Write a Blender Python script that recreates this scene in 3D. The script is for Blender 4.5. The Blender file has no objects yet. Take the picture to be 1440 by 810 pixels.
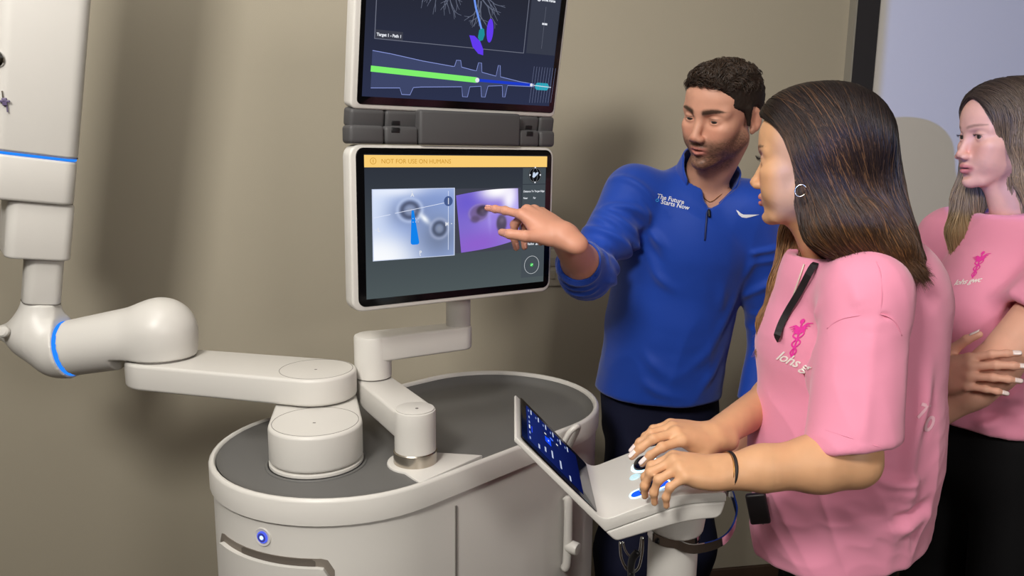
import bpy, bmesh, math, random
import numpy as np
from mathutils import Vector, Matrix
from mathutils.bvhtree import BVHTree

# ------------------------------------------------------------------ camera, world, lights, exposure
SC = bpy.context.scene
COL = SC.collection
CAM_H, FPX, PITCH, ROLL = 1.52, 1090.0, math.radians(10.0), math.radians(0.7)
camd = bpy.data.cameras.new('camera')
camd.sensor_fit = 'HORIZONTAL'; camd.sensor_width = 36.0; camd.lens = 36.0 * FPX / 1440.0
camd.clip_start = 0.05
cam = bpy.data.objects.new('camera', camd); COL.objects.link(cam)
cam.matrix_world = (Matrix.Translation((0, 0, CAM_H)) @ Matrix.Rotation(math.pi / 2 - PITCH, 4, 'X') @ Matrix.Rotation(ROLL, 4, 'Z'))
SC.camera = cam
SC.view_settings.view_transform = 'Standard'
SC.view_settings.look = 'None'
SC.view_settings.gamma = 1.0
SC.view_settings.exposure = 0.0
SC.view_settings.use_curve_mapping = False
world = bpy.data.worlds.new('room_ambient'); SC.world = world
world.use_nodes = True
world.node_tree.nodes['Background'].inputs[0].default_value = (1.0, 0.97, 0.93, 1)
world.node_tree.nodes['Background'].inputs[1].default_value = 0.30

def area_light(name, loc, target, size, power, color=(1, 1, 1), size_y=None):
    d = bpy.data.lights.new(name, 'AREA'); d.energy = power; d.color = color; d.size = size
    if size_y: d.shape = 'RECTANGLE'; d.size_y = size_y
    o = bpy.data.objects.new(name, d); COL.objects.link(o); o.location = loc
    o.rotation_euler = (Vector(target) - Vector(loc)).to_track_quat('-Z', 'Y').to_euler()
    return o
area_light('ceiling_lamp_key', (-0.75, -0.35, 2.55), (-0.1, 1.7, 1.0), 0.42, 42, (1.0, 0.96, 0.90))
area_light('ceiling_lamp_right', (1.15, -1.2, 2.15), (0.3, 1.9, 1.2), 0.5, 22, (1.0, 0.95, 0.90))
area_light('ceiling_lamp_back', (-0.6, 0.9, 2.62), (-0.4, 1.5, 0.5), 0.8, 12, (1.0, 0.96, 0.91))

# the slide projector beside the camera: its lamp throws a rectangular bluish picture at the screen
def projector_lamp(loc, target, halfx, halfy, power, color):
    d = bpy.data.lights.new('projector_lamp', 'SPOT'); d.energy = power; d.color = color
    d.spot_size = math.radians(70); d.spot_blend = 0.0; d.shadow_soft_size = 0.012
    d.use_nodes = True
    nt = d.node_tree; nt.nodes.clear()
    out = nt.nodes.new('ShaderNodeOutputLight'); em = nt.nodes.new('ShaderNodeEmission')
    tc = nt.nodes.new('ShaderNodeTexCoord'); sp = nt.nodes.new('ShaderNodeSeparateXYZ')
    nt.links.new(tc.outputs['Normal'], sp.inputs[0])
    def m(op, a, b=None):
        n = nt.nodes.new('ShaderNodeMath'); n.operation = op
        for i, v in enumerate((a, b)):
            if v is None: continue
            if isinstance(v, (int, float)): n.inputs[i].default_value = v
            else: nt.links.new(v, n.inputs[i])
        return n.outputs[0]
    az = m('ABSOLUTE', sp.outputs[2])
    rx = m('DIVIDE', m('ABSOLUTE', sp.outputs[0]), az); ry = m('DIVIDE', m('ABSOLUTE', sp.outputs[1]), az)
    mask = m('MULTIPLY', m('LESS_THAN', rx, halfx), m('LESS_THAN', ry, halfy))
    nt.links.new(mask, em.inputs['Strength'])
    nt.links.new(em.outputs[0], out.inputs[0])
    o = bpy.data.objects.new('projector_lamp', d); COL.objects.link(o); o.location = loc
    o.rotation_euler = (Vector(target) - Vector(loc)).to_track_quat('-Z', 'Y').to_euler()
    return o
projector_lamp((-2.4, -3.6, 1.60), (2.17, 2.75, 1.92), 0.098, 0.073, 1000, (0.17, 0.33, 1.0))

# ------------------------------------------------------------------ helpers
_R = np.array(cam.matrix_world.to_3x3())
def ray(px, py):
    d = _R @ np.array([(px - 720) / FPX, (405 - py) / FPX, -1.0]); return d
def at(px, py, Y):
    d = ray(px, py); return np.array([0, 0, CAM_H]) + d * (Y / d[1])
def onz(px, py, z):
    d = ray(px, py); return np.array([0, 0, CAM_H]) + d * ((z - CAM_H) / d[2])
def onplane(px, py, p, n):
    d = ray(px, py); o = np.array([0, 0, CAM_H]); return o + d * (((p - o) @ n) / (d @ n))
V = lambda *a: np.array(a, float)
def nrm(v):
    v = np.asarray(v, float); return v / (np.linalg.norm(v) + 1e-12)
def lerp(a, b, t): return a + (b - a) * t

def srgb(r, g, b):
    f = lambda c: (c / 255 / 12.92) if c / 255 <= 0.04045 else ((c / 255 + 0.055) / 1.055) ** 2.4
    return (f(r), f(g), f(b), 1.0)

MATS = {}
def mat(name, color, rough=0.5, metal=0.0, spec=0.5, emit=None, estr=1.0, bump=0.0, bscale=200.0, sss=0.0, sheen=0.0, noise=0.0, nscale=8.0, attr=None, coat=0.0, aniso=0.0):
    if name in MATS: return MATS[name]
    m = bpy.data.materials.new(name); m.use_nodes = True; nt = m.node_tree
    b = nt.nodes['Principled BSDF']
    b.inputs['Base Color'].default_value = color if len(color) == 4 else (*color, 1)
    b.inputs['Roughness'].default_value = rough; b.inputs['Metallic'].default_value = metal
    b.inputs['Specular IOR Level'].default_value = spec
    if coat: b.inputs['Coat Weight'].default_value = coat; b.inputs['Coat Roughness'].default_value = 0.05
    if sheen: b.inputs['Sheen Weight'].default_value = sheen; b.inputs['Sheen Roughness'].default_value = 0.5
    if sss:
        b.inputs['Subsurface Weight'].default_value = sss
        b.inputs['Subsurface Radius'].default_value = (1.0, 0.35, 0.2); b.inputs['Subsurface Scale'].default_value = 0.004
    if aniso: b.inputs['Anisotropic'].default_value = aniso
    src = None
    if attr:
        a = nt.nodes.new('ShaderNodeAttribute'); a.attribute_name = attr; src = a.outputs['Color']
        nt.links.new(src, b.inputs['Base Color'])
    if noise:
        tc = nt.nodes.new('ShaderNodeTexCoord'); n = nt.nodes.new('ShaderNodeTexNoise'); n.inputs['Scale'].default_value = nscale; n.inputs['Detail'].default_value = 5
        nt.links.new(tc.outputs['Object'], n.inputs['Vector'])
        mr = nt.nodes.new('ShaderNodeMapRange'); mr.inputs[3].default_value = 1 - noise; mr.inputs[4].default_value = 1 + noise
        nt.links.new(n.outputs['Fac'], mr.inputs[0])
        mx = nt.nodes.new('ShaderNodeVectorMath'); mx.operation = 'SCALE'
        if src: nt.links.new(src, mx.inputs[0])
        else: mx.inputs[0].default_value = color[:3]
        nt.links.new(mr.outputs[0], mx.inputs['Scale']); nt.links.new(mx.outputs[0], b.inputs['Base Color'])
    if bump:
        tc = nt.nodes.new('ShaderNodeTexCoord'); n = nt.nodes.new('ShaderNodeTexNoise'); n.inputs['Scale'].default_value = bscale; n.inputs['Detail'].default_value = 4
        nt.links.new(tc.outputs['Object'], n.inputs['Vector'])
        bp = nt.nodes.new('ShaderNodeBump'); bp.inputs['Strength'].default_value = bump; bp.inputs['Distance'].default_value = 0.002
        nt.links.new(n.outputs['Fac'], bp.inputs['Height']); nt.links.new(bp.outputs[0], b.inputs['Normal'])
    if emit is not None:
        b.inputs['Emission Color'].default_value = emit if len(emit) == 4 else (*emit, 1); b.inputs['Emission Strength'].default_value = estr
    MATS[name] = m
    return m
def emat(name, color, s=1.0, attr=None):
    if name in MATS: return MATS[name]
    m = bpy.data.materials.new(name); m.use_nodes = True; nt = m.node_tree; nt.nodes.clear()
    o = nt.nodes.new('ShaderNodeOutputMaterial'); e = nt.nodes.new('ShaderNodeEmission')
    e.inputs[0].default_value = color; e.inputs[1].default_value = s
    if attr:
        a = nt.nodes.new('ShaderNodeAttribute'); a.attribute_name = attr; nt.links.new(a.outputs['Color'], e.inputs[0])
    nt.links.new(e.outputs[0], o.inputs[0]); MATS[name] = m
    return m

def set_parent(o, parent):
    if parent is not None:
        o.parent = parent
        # objects below the root keep an identity transform in the world, so only the root's location is undone
        if parent.parent is None: o.matrix_parent_inverse = Matrix.Translation(-parent.location)
def tag(o, label=None, cat=None, group=None, kind=None):
    for k, v in (('label', label), ('category', cat), ('group', group), ('kind', kind)):
        if v: o[k] = v
    return o
def empty(name, loc, label, cat, group=None):
    o = bpy.data.objects.new(name, None); COL.objects.link(o); o.location = loc; o.empty_display_size = 0.05
    return tag(o, label, cat, group)
def link(name, me, material, parent=None, label=None):
    o = bpy.data.objects.new(name, me); COL.objects.link(o)
    if material is not None: me.materials.append(material)
    set_parent(o, parent)
    if label: o['label'] = label
    return o
def mesh_np(name, v, f, smooth=True):
    """v (n,3); f (m,4) or (m,3) index array"""
    me = bpy.data.meshes.new(name); v = np.asarray(v, np.float32); f = np.asarray(f, np.int32)
    me.vertices.add(len(v)); me.vertices.foreach_set('co', v.ravel())
    k = f.shape[1]; me.loops.add(f.size); me.loops.foreach_set('vertex_index', f.ravel())
    me.polygons.add(len(f)); me.polygons.foreach_set('loop_start', np.arange(len(f), dtype=np.int32) * k)
    me.polygons.foreach_set('use_smooth', np.full(len(f), smooth))
    me.update(calc_edges=True); me.validate()
    return me
def set_color(me, cols, name='pigment'):
    a = me.color_attributes.new(name, 'FLOAT_COLOR', 'POINT')
    c = np.ones((len(cols), 4), np.float32); c[:, :3] = cols
    a.data.foreach_set('color', c.ravel())
def obj_bm(name, bm, material, parent=None, smooth=False, label=None):
    me = bpy.data.meshes.new(name); bmesh.ops.recalc_face_normals(bm, faces=bm.faces)
    bm.to_mesh(me); bm.free()
    if smooth:
        me.polygons.foreach_set('use_smooth', np.ones(len(me.polygons), bool)); me.set_sharp_from_angle(angle=math.radians(35))
    return link(name, me, material, parent, label)
def frame(o, x, y, z):
    m = Matrix.Identity(4)
    for i, a in enumerate((x, y, z)):
        for j in range(3): m[j][i] = a[j]
    for j in range(3): m[j][3] = o[j]
    return m
def bevel_sharp(bm, w, seg=3, ang=30):
    es = [e for e in bm.edges if len(e.link_faces) == 2 and e.calc_face_angle(0) > math.radians(ang)]
    if es and w > 0: bmesh.ops.bevel(bm, geom=es, offset=w, segments=seg, affect='EDGES', profile=0.5, clamp_overlap=True)
def box(name, size, M, material, parent=None, bevel=0.0, seg=3, label=None):
    bm = bmesh.new(); bmesh.ops.create_cube(bm, size=1.0)
    bmesh.ops.scale(bm, vec=size, verts=bm.verts)
    bevel_sharp(bm, bevel, seg)
    bmesh.ops.transform(bm, matrix=M, verts=bm.verts)
    return obj_bm(name, bm, material, parent, smooth=bevel > 0, label=label)
def prism_bm(pts, z0, z1, M=None, bevel=0.0, seg=3, top_only=False):
    bm = bmesh.new()
    a = [bm.verts.new((p[0], p[1], z0)) for p in pts]; b = [bm.verts.new((p[0], p[1], z1)) for p in pts]
    n = len(pts)
    bm.faces.new(a[::-1]); top = bm.faces.new(b)
    for i in range(n): bm.faces.new((a[i], a[(i + 1) % n], b[(i + 1) % n], b[i]))
    bmesh.ops.recalc_face_normals(bm, faces=bm.faces)
    if bevel > 0:
        if top_only: es = [e for e in top.edges]
        else: es = [e for e in bm.edges if e.calc_face_angle(0) > math.radians(30)]
        bmesh.ops.bevel(bm, geom=es, offset=bevel, segments=seg, affect='EDGES', profile=0.5, clamp_overlap=True)
    if M is not None: bmesh.ops.transform(bm, matrix=M, verts=bm.verts)
    return bm
def prism(name, pts, z0, z1, material, parent=None, M=None, bevel=0.0, seg=3, label=None, top_only=False):
    return obj_bm(name, prism_bm(pts, z0, z1, M, bevel, seg, top_only), material, parent, smooth=True, label=label)
def hull2(c1, r1, c2, r2, n=28):
    """outline (ccw) of the hull of two circles"""
    c1 = V(*c1); c2 = V(*c2); d = c2 - c1; L = np.linalg.norm(d); a = math.atan2(d[1], d[0])
    b = math.acos(max(-1, min(1, (r1 - r2) / L)))
    pts = []
    for i in range(n + 1):
        t = a + b + (2 * math.pi - 2 * b) * i / n; pts.append((c1[0] + r1 * math.cos(t), c1[1] + r1 * math.sin(t)))
    for i in range(n + 1):
        t = a - b + 2 * b * i / n; pts.append((c2[0] + r2 * math.cos(t), c2[1] + r2 * math.sin(t)))
    return pts
def circle(c, r, n=40, a0=0.0):
    return [(c[0] + r * math.cos(a0 + 2 * math.pi * i / n), c[1] + r * math.sin(a0 + 2 * math.pi * i / n)) for i in range(n)]
def rrect(x0, y0, x1, y1, r, n=6):
    pts = []
    for cx, cy, a in ((x1 - r, y0 + r, -90), (x1 - r, y1 - r, 0), (x0 + r, y1 - r, 90), (x0 + r, y0 + r, 180)):
        for i in range(n + 1):
            t = math.radians(a + 90 * i / n); pts.append((cx + r * math.cos(t), cy + r * math.sin(t)))
    return pts
def ring_prism(name, outer, inner, z0, z1, material, parent=None, M=None, label=None):
    n = len(outer); v = []; f = []
    for z, P in ((z0, outer), (z1, outer), (z1, inner), (z0, inner)):
        v += [(p[0], p[1], z) for p in P]
    for k in range(4):
        for i in range(n):
            j = (i + 1) % n; k2 = (k + 1) % 4
            f.append((k * n + i, k * n + j, k2 * n + j, k2 * n + i))
    bm = bmesh.new(); vs = [bm.verts.new(p) for p in v]
    for q in f: bm.faces.new([vs[i] for i in q])
    if M is not None: bmesh.ops.transform(bm, matrix=M, verts=bm.verts)
    return obj_bm(name, bm, material, parent, smooth=True, label=label)
def resample(P, n):
    """Catmull-Rom resample of a point list"""
    P = np.asarray(P, float)
    if len(P) == 2: return np.array([lerp(P[0], P[1], t) for t in np.linspace(0, 1, n)])
    Q = np.vstack([2 * P[0] - P[1], P, 2 * P[-1] - P[-2]])
    t = np.linspace(0, len(P) - 1 - 1e-9, n); i = t.astype(int); u = (t - i)[:, None]
    p0, p1, p2, p3 = Q[i], Q[i + 1], Q[i + 2], Q[i + 3]
    return 0.5 * (2 * p1 + (p2 - p0) * u + (2 * p0 - 5 * p1 + 4 * p2 - p3) * u * u + (3 * p1 - p0 - 3 * p2 + p3) * u ** 3)
def tube_np(P, r, k=8, closed=False):
    """tube along P; r scalar or array -> (v, quads)"""
    P = np.asarray(P, float); n = len(P); r = np.broadcast_to(np.asarray(r, float), (n,))
    T = np.gradient(P, axis=0) if not closed else np.roll(P, -1, 0) - np.roll(P, 1, 0)
    T /= np.linalg.norm(T, axis=1)[:, None] + 1e-12
    N = np.zeros_like(P); a = V(0, 0, 1) if abs(T[0][2]) < 0.9 else V(1, 0, 0)
    N[0] = nrm(np.cross(T[0], a))
    for i in range(1, n): N[i] = nrm(N[i - 1] - T[i] * np.dot(N[i - 1], T[i]))
    B = np.cross(T, N); th = np.linspace(0, 2 * np.pi, k, endpoint=False)
    v = P[:, None] + r[:, None, None] * (np.cos(th)[None, :, None] * N[:, None] + np.sin(th)[None, :, None] * B[:, None])
    v = v.reshape(-1, 3); f = []
    m = n if closed else n - 1
    i, j = np.meshgrid(np.arange(m), np.arange(k), indexing='ij'); i2 = (i + 1) % n; j2 = (j + 1) % k
    f = np.stack([i * k + j, i2 * k + j, i2 * k + j2, i * k + j2], -1).reshape(-1, 4)
    return v, f
def tube(name, P, r, material, parent=None, k=10, n=None, closed=False, label=None):
    if n: P = resample(P, n)
    if not closed:   # rounded caps
        P = np.asarray(P, float); rr = np.broadcast_to(np.asarray(r, float), (len(P),)).copy()
        e0 = P[0] + nrm(P[0] - P[1]) * rr[0] * 0.3; e1 = P[-1] + nrm(P[-1] - P[-2]) * rr[-1] * 0.3
        P = np.vstack([e0, P, e1]); r = np.concatenate([[rr[0] * 0.02], rr, [rr[-1] * 0.02]])
    v, f = tube_np(P, r, k, closed)
    return link(name, mesh_np(name, v, f), material, parent, label)
def lathe(name, prof, M, material, parent=None, k=36, label=None):
    """prof: list of (radius, height)"""
    th = np.linspace(0, 2 * np.pi, k, endpoint=False); v = []
    for r, z in prof: v += [(r * math.cos(t), r * math.sin(t), z) for t in th]
    n = len(prof); f = [(i * k + j, i * k + (j + 1) % k, (i + 1) * k + (j + 1) % k, (i + 1) * k + j) for i in range(n - 1) for j in range(k)]
    bm = bmesh.new(); vs = [bm.verts.new(p) for p in v]
    for q in f: bm.faces.new([vs[i] for i in q])
    bmesh.ops.remove_doubles(bm, verts=bm.verts, dist=1e-6)
    bmesh.ops.transform(bm, matrix=M, verts=bm.verts)
    return obj_bm(name, bm, material, parent, smooth=True, label=label)
T4 = lambda x, y, z: Matrix.Translation((x, y, z))

# ------------------------------------------------------------------ implicit surfaces (smooth unions of tapered limbs and ellipsoids)
class Sdf:
    def __init__(self): self.ops = []; self.F = None
    def frame(self, o=None, R=None):
        """following primitives are given in a local frame: world = o + R @ local"""
        self.F = None if o is None else (np.asarray(o, float), np.asarray(R, float)); return self
    def _add(self, kind, prm, lo, hi, k, op, caps=None):
        lo = np.asarray(lo, float); hi = np.asarray(hi, float)
        if self.F:
            o, R = self.F; c = np.array([[x, y, z] for x in (lo[0], hi[0]) for y in (lo[1], hi[1]) for z in (lo[2], hi[2])]) @ R.T + o
            lo, hi = c.min(0), c.max(0)
        self.ops.append((kind, prm, lo, hi, k, op, self.F, caps)); return self
    def cone(self, a, b, ra, rb, k=0.01, op='+', flat=None, caps=None):
        """tapered capsule; flat=(axis vector, factor) squashes the section along an axis"""
        a = np.asarray(a, float); b = np.asarray(b, float); r = max(ra, rb)
        return self._add('cone', (a, b, ra, rb, flat), np.minimum(a, b) - r, np.maximum(a, b) + r, k, op, caps)
    def ell(self, c, r, k=0.01, op='+', R=None, caps=None):
        c = np.asarray(c, float); r = np.asarray(r, float); m = r.max() if R is not None else r
        return self._add('ell', (c, r, None if R is None else np.asarray(R, float)), c - m, c + m, k, op, caps)
    def half(self, p, n, op='&', lo=(-9, -9, -9), hi=(9, 9, 9), k=0.0):
        """keep (or cut) the side the normal points away from"""
        return self._add('half', (np.asarray(p, float), nrm(n)), lo, hi, k, op)
    def rbox(self, c, h, r, k=0.005, op='+', R=None):
        c = np.asarray(c, float); h = np.asarray(h, float); m = np.linalg.norm(h) if R is not None else h
        return self._add('box', (c, h, r, None if R is None else np.asarray(R, float)), c - m, c + m, k, op)
    def chain(self, pts, rad, k=0.01, op='+', flat=None):
        for i in range(len(pts) - 1): self.cone(pts[i], pts[i + 1], rad[i], rad[i + 1], k, op, flat)
        return self
    @staticmethod
    def _eval(kind, prm, p):
        if kind == 'cone':
            a, b, ra, rb, flat = prm
            if flat is not None:
                ax = nrm(flat[0]); s = 1.0 / flat[1] - 1.0
                q = p + ((p - a) @ ax)[..., None] * ax * s; b2 = b + np.dot(b - a, ax) * ax * s
            else: q, b2 = p, b
            d = b2 - a; t = np.clip(((q - a) @ d) / max(d @ d, 1e-12), 0, 1)
            e = q - a - t[..., None] * d
            return np.sqrt((e * e).sum(-1)) - (ra + (rb - ra) * t)
        if kind == 'ell':
            c, r, R = prm; q = p - c
            if R is not None: q = q @ R
            k0 = np.sqrt(((q / r) ** 2).sum(-1)); k1 = np.sqrt(((q / r ** 2) ** 2).sum(-1)) + 1e-9
            return k0 * (k0 - 1) / k1
        if kind == 'half': return (p - prm[0]) @ prm[1]
        if kind == 'box':
            c, h, r, R = prm; q = p - c
            if R is not None: q = q @ R
            q = np.abs(q) - (h - r)
            return np.sqrt((np.maximum(q, 0) ** 2).sum(-1)) + np.minimum(q.max(-1), 0) - r
    def field(self, lo, hi, h):
        lo = np.asarray(lo, float); n = np.maximum(((np.asarray(hi, float) - lo) / h).astype(int) + 1, 2)
        ax = [(lo[i] + h * np.arange(n[i])) for i in range(3)]
        D = np.full(n, 0.05, np.float32)
        for kind, prm, plo, phi, k, op, F, caps in self.ops:
            mg = k + 2.5 * h
            if kind == 'half': mg = 0
            i0 = np.clip(np.floor((plo - mg - lo) / h).astype(int), 0, n); i1 = np.clip(np.ceil((phi + mg - lo) / h).astype(int) + 1, 0, n)
            if np.any(i1 <= i0): continue
            sl = tuple(slice(i0[i], i1[i]) for i in range(3))
            g = np.stack(np.meshgrid(ax[0][sl[0]], ax[1][sl[1]], ax[2][sl[2]], indexing='ij'), -1)
            if F: g = (g - F[0]) @ F[1]
            d = self._eval(kind, prm, g).astype(np.float32); A = D[sl]
            for cp, cn in (caps or ()):
                e = ((g - cp) @ nrm(cn)).astype(np.float32); w_ = np.maximum(.008 - np.abs(d - e), 0) / .008; d = np.maximum(d, e) + w_ * w_ * .002
            if op == '+':
                hh = np.maximum(k - np.abs(A - d), 0) / k if k > 0 else 0
                D[sl] = np.minimum(A, d) - (hh * hh * k * 0.25 if k > 0 else 0)
            else:
                if op == '-': d = -d
                hh = np.maximum(k - np.abs(A - d), 0) / k if k > 0 else 0
                D[sl] = np.maximum(A, d) + (hh * hh * k * 0.25 if k > 0 else 0)
        return D, lo
    def mesh(self, lo, hi, h, relax=1):
        D, lo = self.field(lo, hi, h); return surface_nets(D, lo, h, relax)
def surface_nets(D, lo, h, relax=1):
    S = D < 0; n = np.array(D.shape)
    c = [S[i:n[0] - 1 + i, j:n[1] - 1 + j, k:n[2] - 1 + k] for i in (0, 1) for j in (0, 1) for k in (0, 1)]
    cnt = sum(x.astype(np.int8) for x in c); act = (cnt > 0) & (cnt < 8)
    idx = np.full(act.shape, -1, np.int32); A = np.argwhere(act); idx[act] = np.arange(len(A))
    offs = np.array([(i, j, k) for i in (0, 1) for j in (0, 1) for k in (0, 1)])
    vals = np.stack([D[A[:, 0] + o[0], A[:, 1] + o[1], A[:, 2] + o[2]] for o in offs], 1)
    acc = np.zeros((len(A), 3)); num = np.zeros(len(A))
    for a in range(8):
        for b in range(a + 1, 8):
            if np.abs(offs[a] - offs[b]).sum() != 1: continue
            va, vb = vals[:, a], vals[:, b]; m = (va < 0) != (vb < 0)
            t = np.where(m, va / np.where(m, va - vb, 1), 0)
            acc += np.where(m[:, None], offs[a] + t[:, None] * (offs[b] - offs[a]), 0); num += m
    v = lo + h * (A + acc / num[:, None]); quads = []
    for ax in range(3):
        u, w = (ax + 1) % 3, (ax + 2) % 3
        s0 = [slice(0, n[i] - 1) for i in range(3)]; s1 = list(s0); s1[ax] = slice(1, n[ax])
        s0 = tuple(s0); s1 = tuple(s1)
        a, b = S[s0], S[s1]; E = np.argwhere(a != b); 
        E = E[(E[:, u] > 0) & (E[:, w] > 0)]
        if not len(E): continue
        flip = S[E[:, 0], E[:, 1], E[:, 2]]
        def I(du, dw):
            q = E.copy(); q[:, u] -= du; q[:, w] -= dw; return idx[q[:, 0], q[:, 1], q[:, 2]]
        q = np.stack([I(1, 1), I(0, 1), I(0, 0), I(1, 0)], 1)
        q[~flip] = q[~flip][:, ::-1]; quads.append(q)
    f = np.vstack(quads); f = f[(f >= 0).all(1)]
    for _ in range(relax): v = laplace(v, f, 0.5)
    return v, f
def laplace(v, f, w=0.5):
    e = np.vstack([f[:, [i, (i + 1) % f.shape[1]]] for i in range(f.shape[1])]); e = np.vstack([e, e[:, ::-1]])
    s = np.zeros_like(v); c = np.bincount(e[:, 0], minlength=len(v)).astype(float)
    for i in range(3): s[:, i] = np.bincount(e[:, 0], v[e[:, 1], i], minlength=len(v))
    return v + w * (s / np.maximum(c, 1)[:, None] - v)
def normals_np(v, f):
    a = v[f[:, 2]] - v[f[:, 0]]; b = v[f[:, 3 % f.shape[1]]] - v[f[:, 1]] if f.shape[1] == 4 else v[f[:, 1]] - v[f[:, 0]]
    nn = np.cross(a, b) if f.shape[1] == 4 else np.cross(b, a); N = np.zeros_like(v)
    for i in range(f.shape[1]):
        for k in range(3): N[:, k] += np.bincount(f[:, i], nn[:, k], minlength=len(v))
    return N / (np.linalg.norm(N, axis=1)[:, None] + 1e-12)
def join_np(parts):
    vs, fs, o = [], [], 0
    for v, f in parts: vs.append(v); fs.append(f + o); o += len(v)
    return np.vstack(vs), np.vstack(fs)
def snoise(p, seed=0, octaves=3):
    """cheap smooth pseudo-noise in about [-1, 1] from warped sines"""
    rs = np.random.RandomState(seed); out = 0; amp = 1.0; tot = 0; fq = 1.0
    for _ in range(octaves):
        M = rs.normal(size=(3, 3)); M /= np.linalg.norm(M, axis=1)[:, None]; ph = rs.uniform(0, 6.28, 6)
        q = p @ M.T * fq
        w = q + 0.9 * np.sin(q[..., [1, 2, 0]] * 1.3 + ph[3:])
        out = out + amp * (np.sin(w[..., 0] * 2 + ph[0]) * np.sin(w[..., 1] * 2 + ph[1]) + 0.5 * np.sin(w[..., 2] * 2.3 + ph[2])) / 1.5
        tot += amp; amp *= 0.5; fq *= 1.9
    return out / tot
# ------------------------------------------------------------------ materials
M_WALL = mat('wall_paint', srgb(172, 164, 146), 0.75, spec=0.25, bump=0.10, bscale=420, noise=0.02, nscale=3)
M_FLOOR = mat('floor_carpet', srgb(64, 50, 40), 0.95, bump=0.6, bscale=300, noise=0.25, nscale=60)
M_BASE = mat('baseboard_vinyl', srgb(70, 52, 40), 0.5)
M_WHITE = mat('white_plastic', srgb(206, 203, 197), 0.38, spec=0.45, bump=0.03, bscale=900)
M_WHITE2 = mat('white_plastic_satin', srgb(201, 198, 192), 0.5, spec=0.4, bump=0.03, bscale=900)
M_SEAM = mat('seam_shadow_gap', srgb(112, 108, 103), 0.8)
M_TRAY = mat('grey_tray_mat', srgb(98, 97, 95), 0.5, spec=0.35, bump=0.04, bscale=1200)
M_CHROME = mat('brushed_steel', srgb(190, 182, 170), 0.25, metal=1.0)
M_POLISH = mat('polished_steel', srgb(200, 200, 200), 0.08, metal=1.0)
M_GLASS = mat('black_screen_glass', srgb(8, 8, 10), 0.12, spec=0.35)
M_HINGE = mat('charcoal_hinge_plastic', srgb(74, 73, 74), 0.5, spec=0.3)
M_DARK = mat('black_plastic', srgb(20, 20, 22), 0.4)
M_LED = emat('blue_led', srgb(40, 135, 255), 1.1)
M_LEDW = emat('white_blue_led', srgb(200, 235, 255), 1.6)

# ------------------------------------------------------------------ the room
WALL_A = math.atan(0.18)
def wall_pt(x, z, out=0.0):      # x along world X on the back wall; out = towards the room
    n = nrm(V(0.18, -1, 0)); return V(x, 2.36 + 0.18 * x, z) + n * out
MW = frame((0, 2.36, 0), (math.cos(WALL_A), math.sin(WALL_A), 0), (-math.sin(WALL_A), math.cos(WALL_A), 0), (0, 0, 1))   # local x along wall, y into wall
tag(box('wall_back', (8.0, 0.1, 2.75), MW @ T4(-0.2, 0.05, 1.375), M_WALL), kind='structure')
tag(box('wall_left', (0.1, 6.0, 2.75), MW @ T4(-4.15, -2.95, 1.375), M_WALL), kind='structure')
tag(box('wall_right', (0.1, 6.0, 2.75), MW @ T4(3.45, -2.95, 1.375), M_WALL), kind='structure')
tag(box('wall_front', (8.0, 0.1, 2.75), MW @ T4(-0.2, -5.95, 1.375), M_WALL), kind='structure')
tag(box('floor', (8.0, 6.1, 0.06), MW @ T4(-0.2, -2.95, -0.03), M_FLOOR), kind='structure')
tag(box('ceiling', (8.0, 6.1, 0.06), MW @ T4(-0.2, -2.95, 2.78), mat('ceiling_white', srgb(205, 202, 195), 0.9)), kind='structure')
tag(box('baseboard_back', (7.5, 0.012, 0.1), MW @ T4(-0.35, -0.006, 0.05), M_BASE, bevel=0.003), kind='structure')
# projection screen on the back wall
ps = empty('projection_screen', wall_pt(1.75, 1.0), 'large white projection screen with a black border on the back wall', 'projection screen')
sx = lambda X: X / math.cos(WALL_A)
box('screen_fabric', (2.0, 0.006, 1.7), MW @ T4(sx(1.145) + 0.985, -0.022, 1.72), mat('screen_fabric', srgb(212, 208, 202), 0.9, bump=0.03, bscale=900), ps)
box('border', (0.078, 0.012, 1.84), MW @ T4(sx(1.131) - 0.039, -0.025, 1.72), mat('black_border', srgb(40, 38, 42), 0.8), ps)
box('border', (2.15, 0.012, 0.078), MW @ T4(sx(1.131) + 1.0, -0.025, 2.60), MATS['black_border'], ps)
box('border', (2.15, 0.012, 0.078), MW @ T4(sx(1.131) + 1.0, -0.025, 0.84), MATS['black_border'], ps)
box('frame_edge', (0.006, 0.034, 1.85), MW @ T4(sx(1.131) - 0.082, -0.017, 1.72), mat('grey_frame', srgb(150, 146, 136), 0.5), ps)
# wall outlet behind the monitor
wo = empty('wall_outlet', wall_pt(0.125, 1.18), 'small beige outlet plate on the wall just behind the lower monitor', 'outlet')
box('cover_plate', (0.072, 0.006, 0.115), MW @ T4(0.118, -0.003, 1.165), mat('outlet_plate', srgb(178, 170, 152), 0.5), wo, bevel=0.003)
for dz in (-0.02, 0.02): box('socket', (0.034, 0.003, 0.028), MW @ T4(0.118, -0.0072, 1.165 + dz), mat('outlet_socket', srgb(165, 158, 142), 0.5), wo, bevel=0.001)
# ------------------------------------------------------------------ the cart
cart = empty('robotic_cart', (-0.19, 1.6, 0), 'white oval medical robot cart with two stacked monitors and a jointed arm', 'medical robot')
C1, R1, C2, R2 = (-0.325, 1.445), 0.25, (-0.04, 1.735), 0.245
ZT = 0.95
def cart_outline(inset, n=28): return hull2(C1, R1 - inset, C2, R2 - inset, n)
prism('cabinet', cart_outline(0.006), 0.09, ZT - 0.048, M_WHITE2, cart, bevel=0.004)
prism('cabinet_plinth', cart_outline(0.05), 0.04, 0.09, M_DARK, cart)
prism('seam_gap', cart_outline(0.010), ZT - 0.05, ZT - 0.044, M_SEAM, cart)
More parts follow.
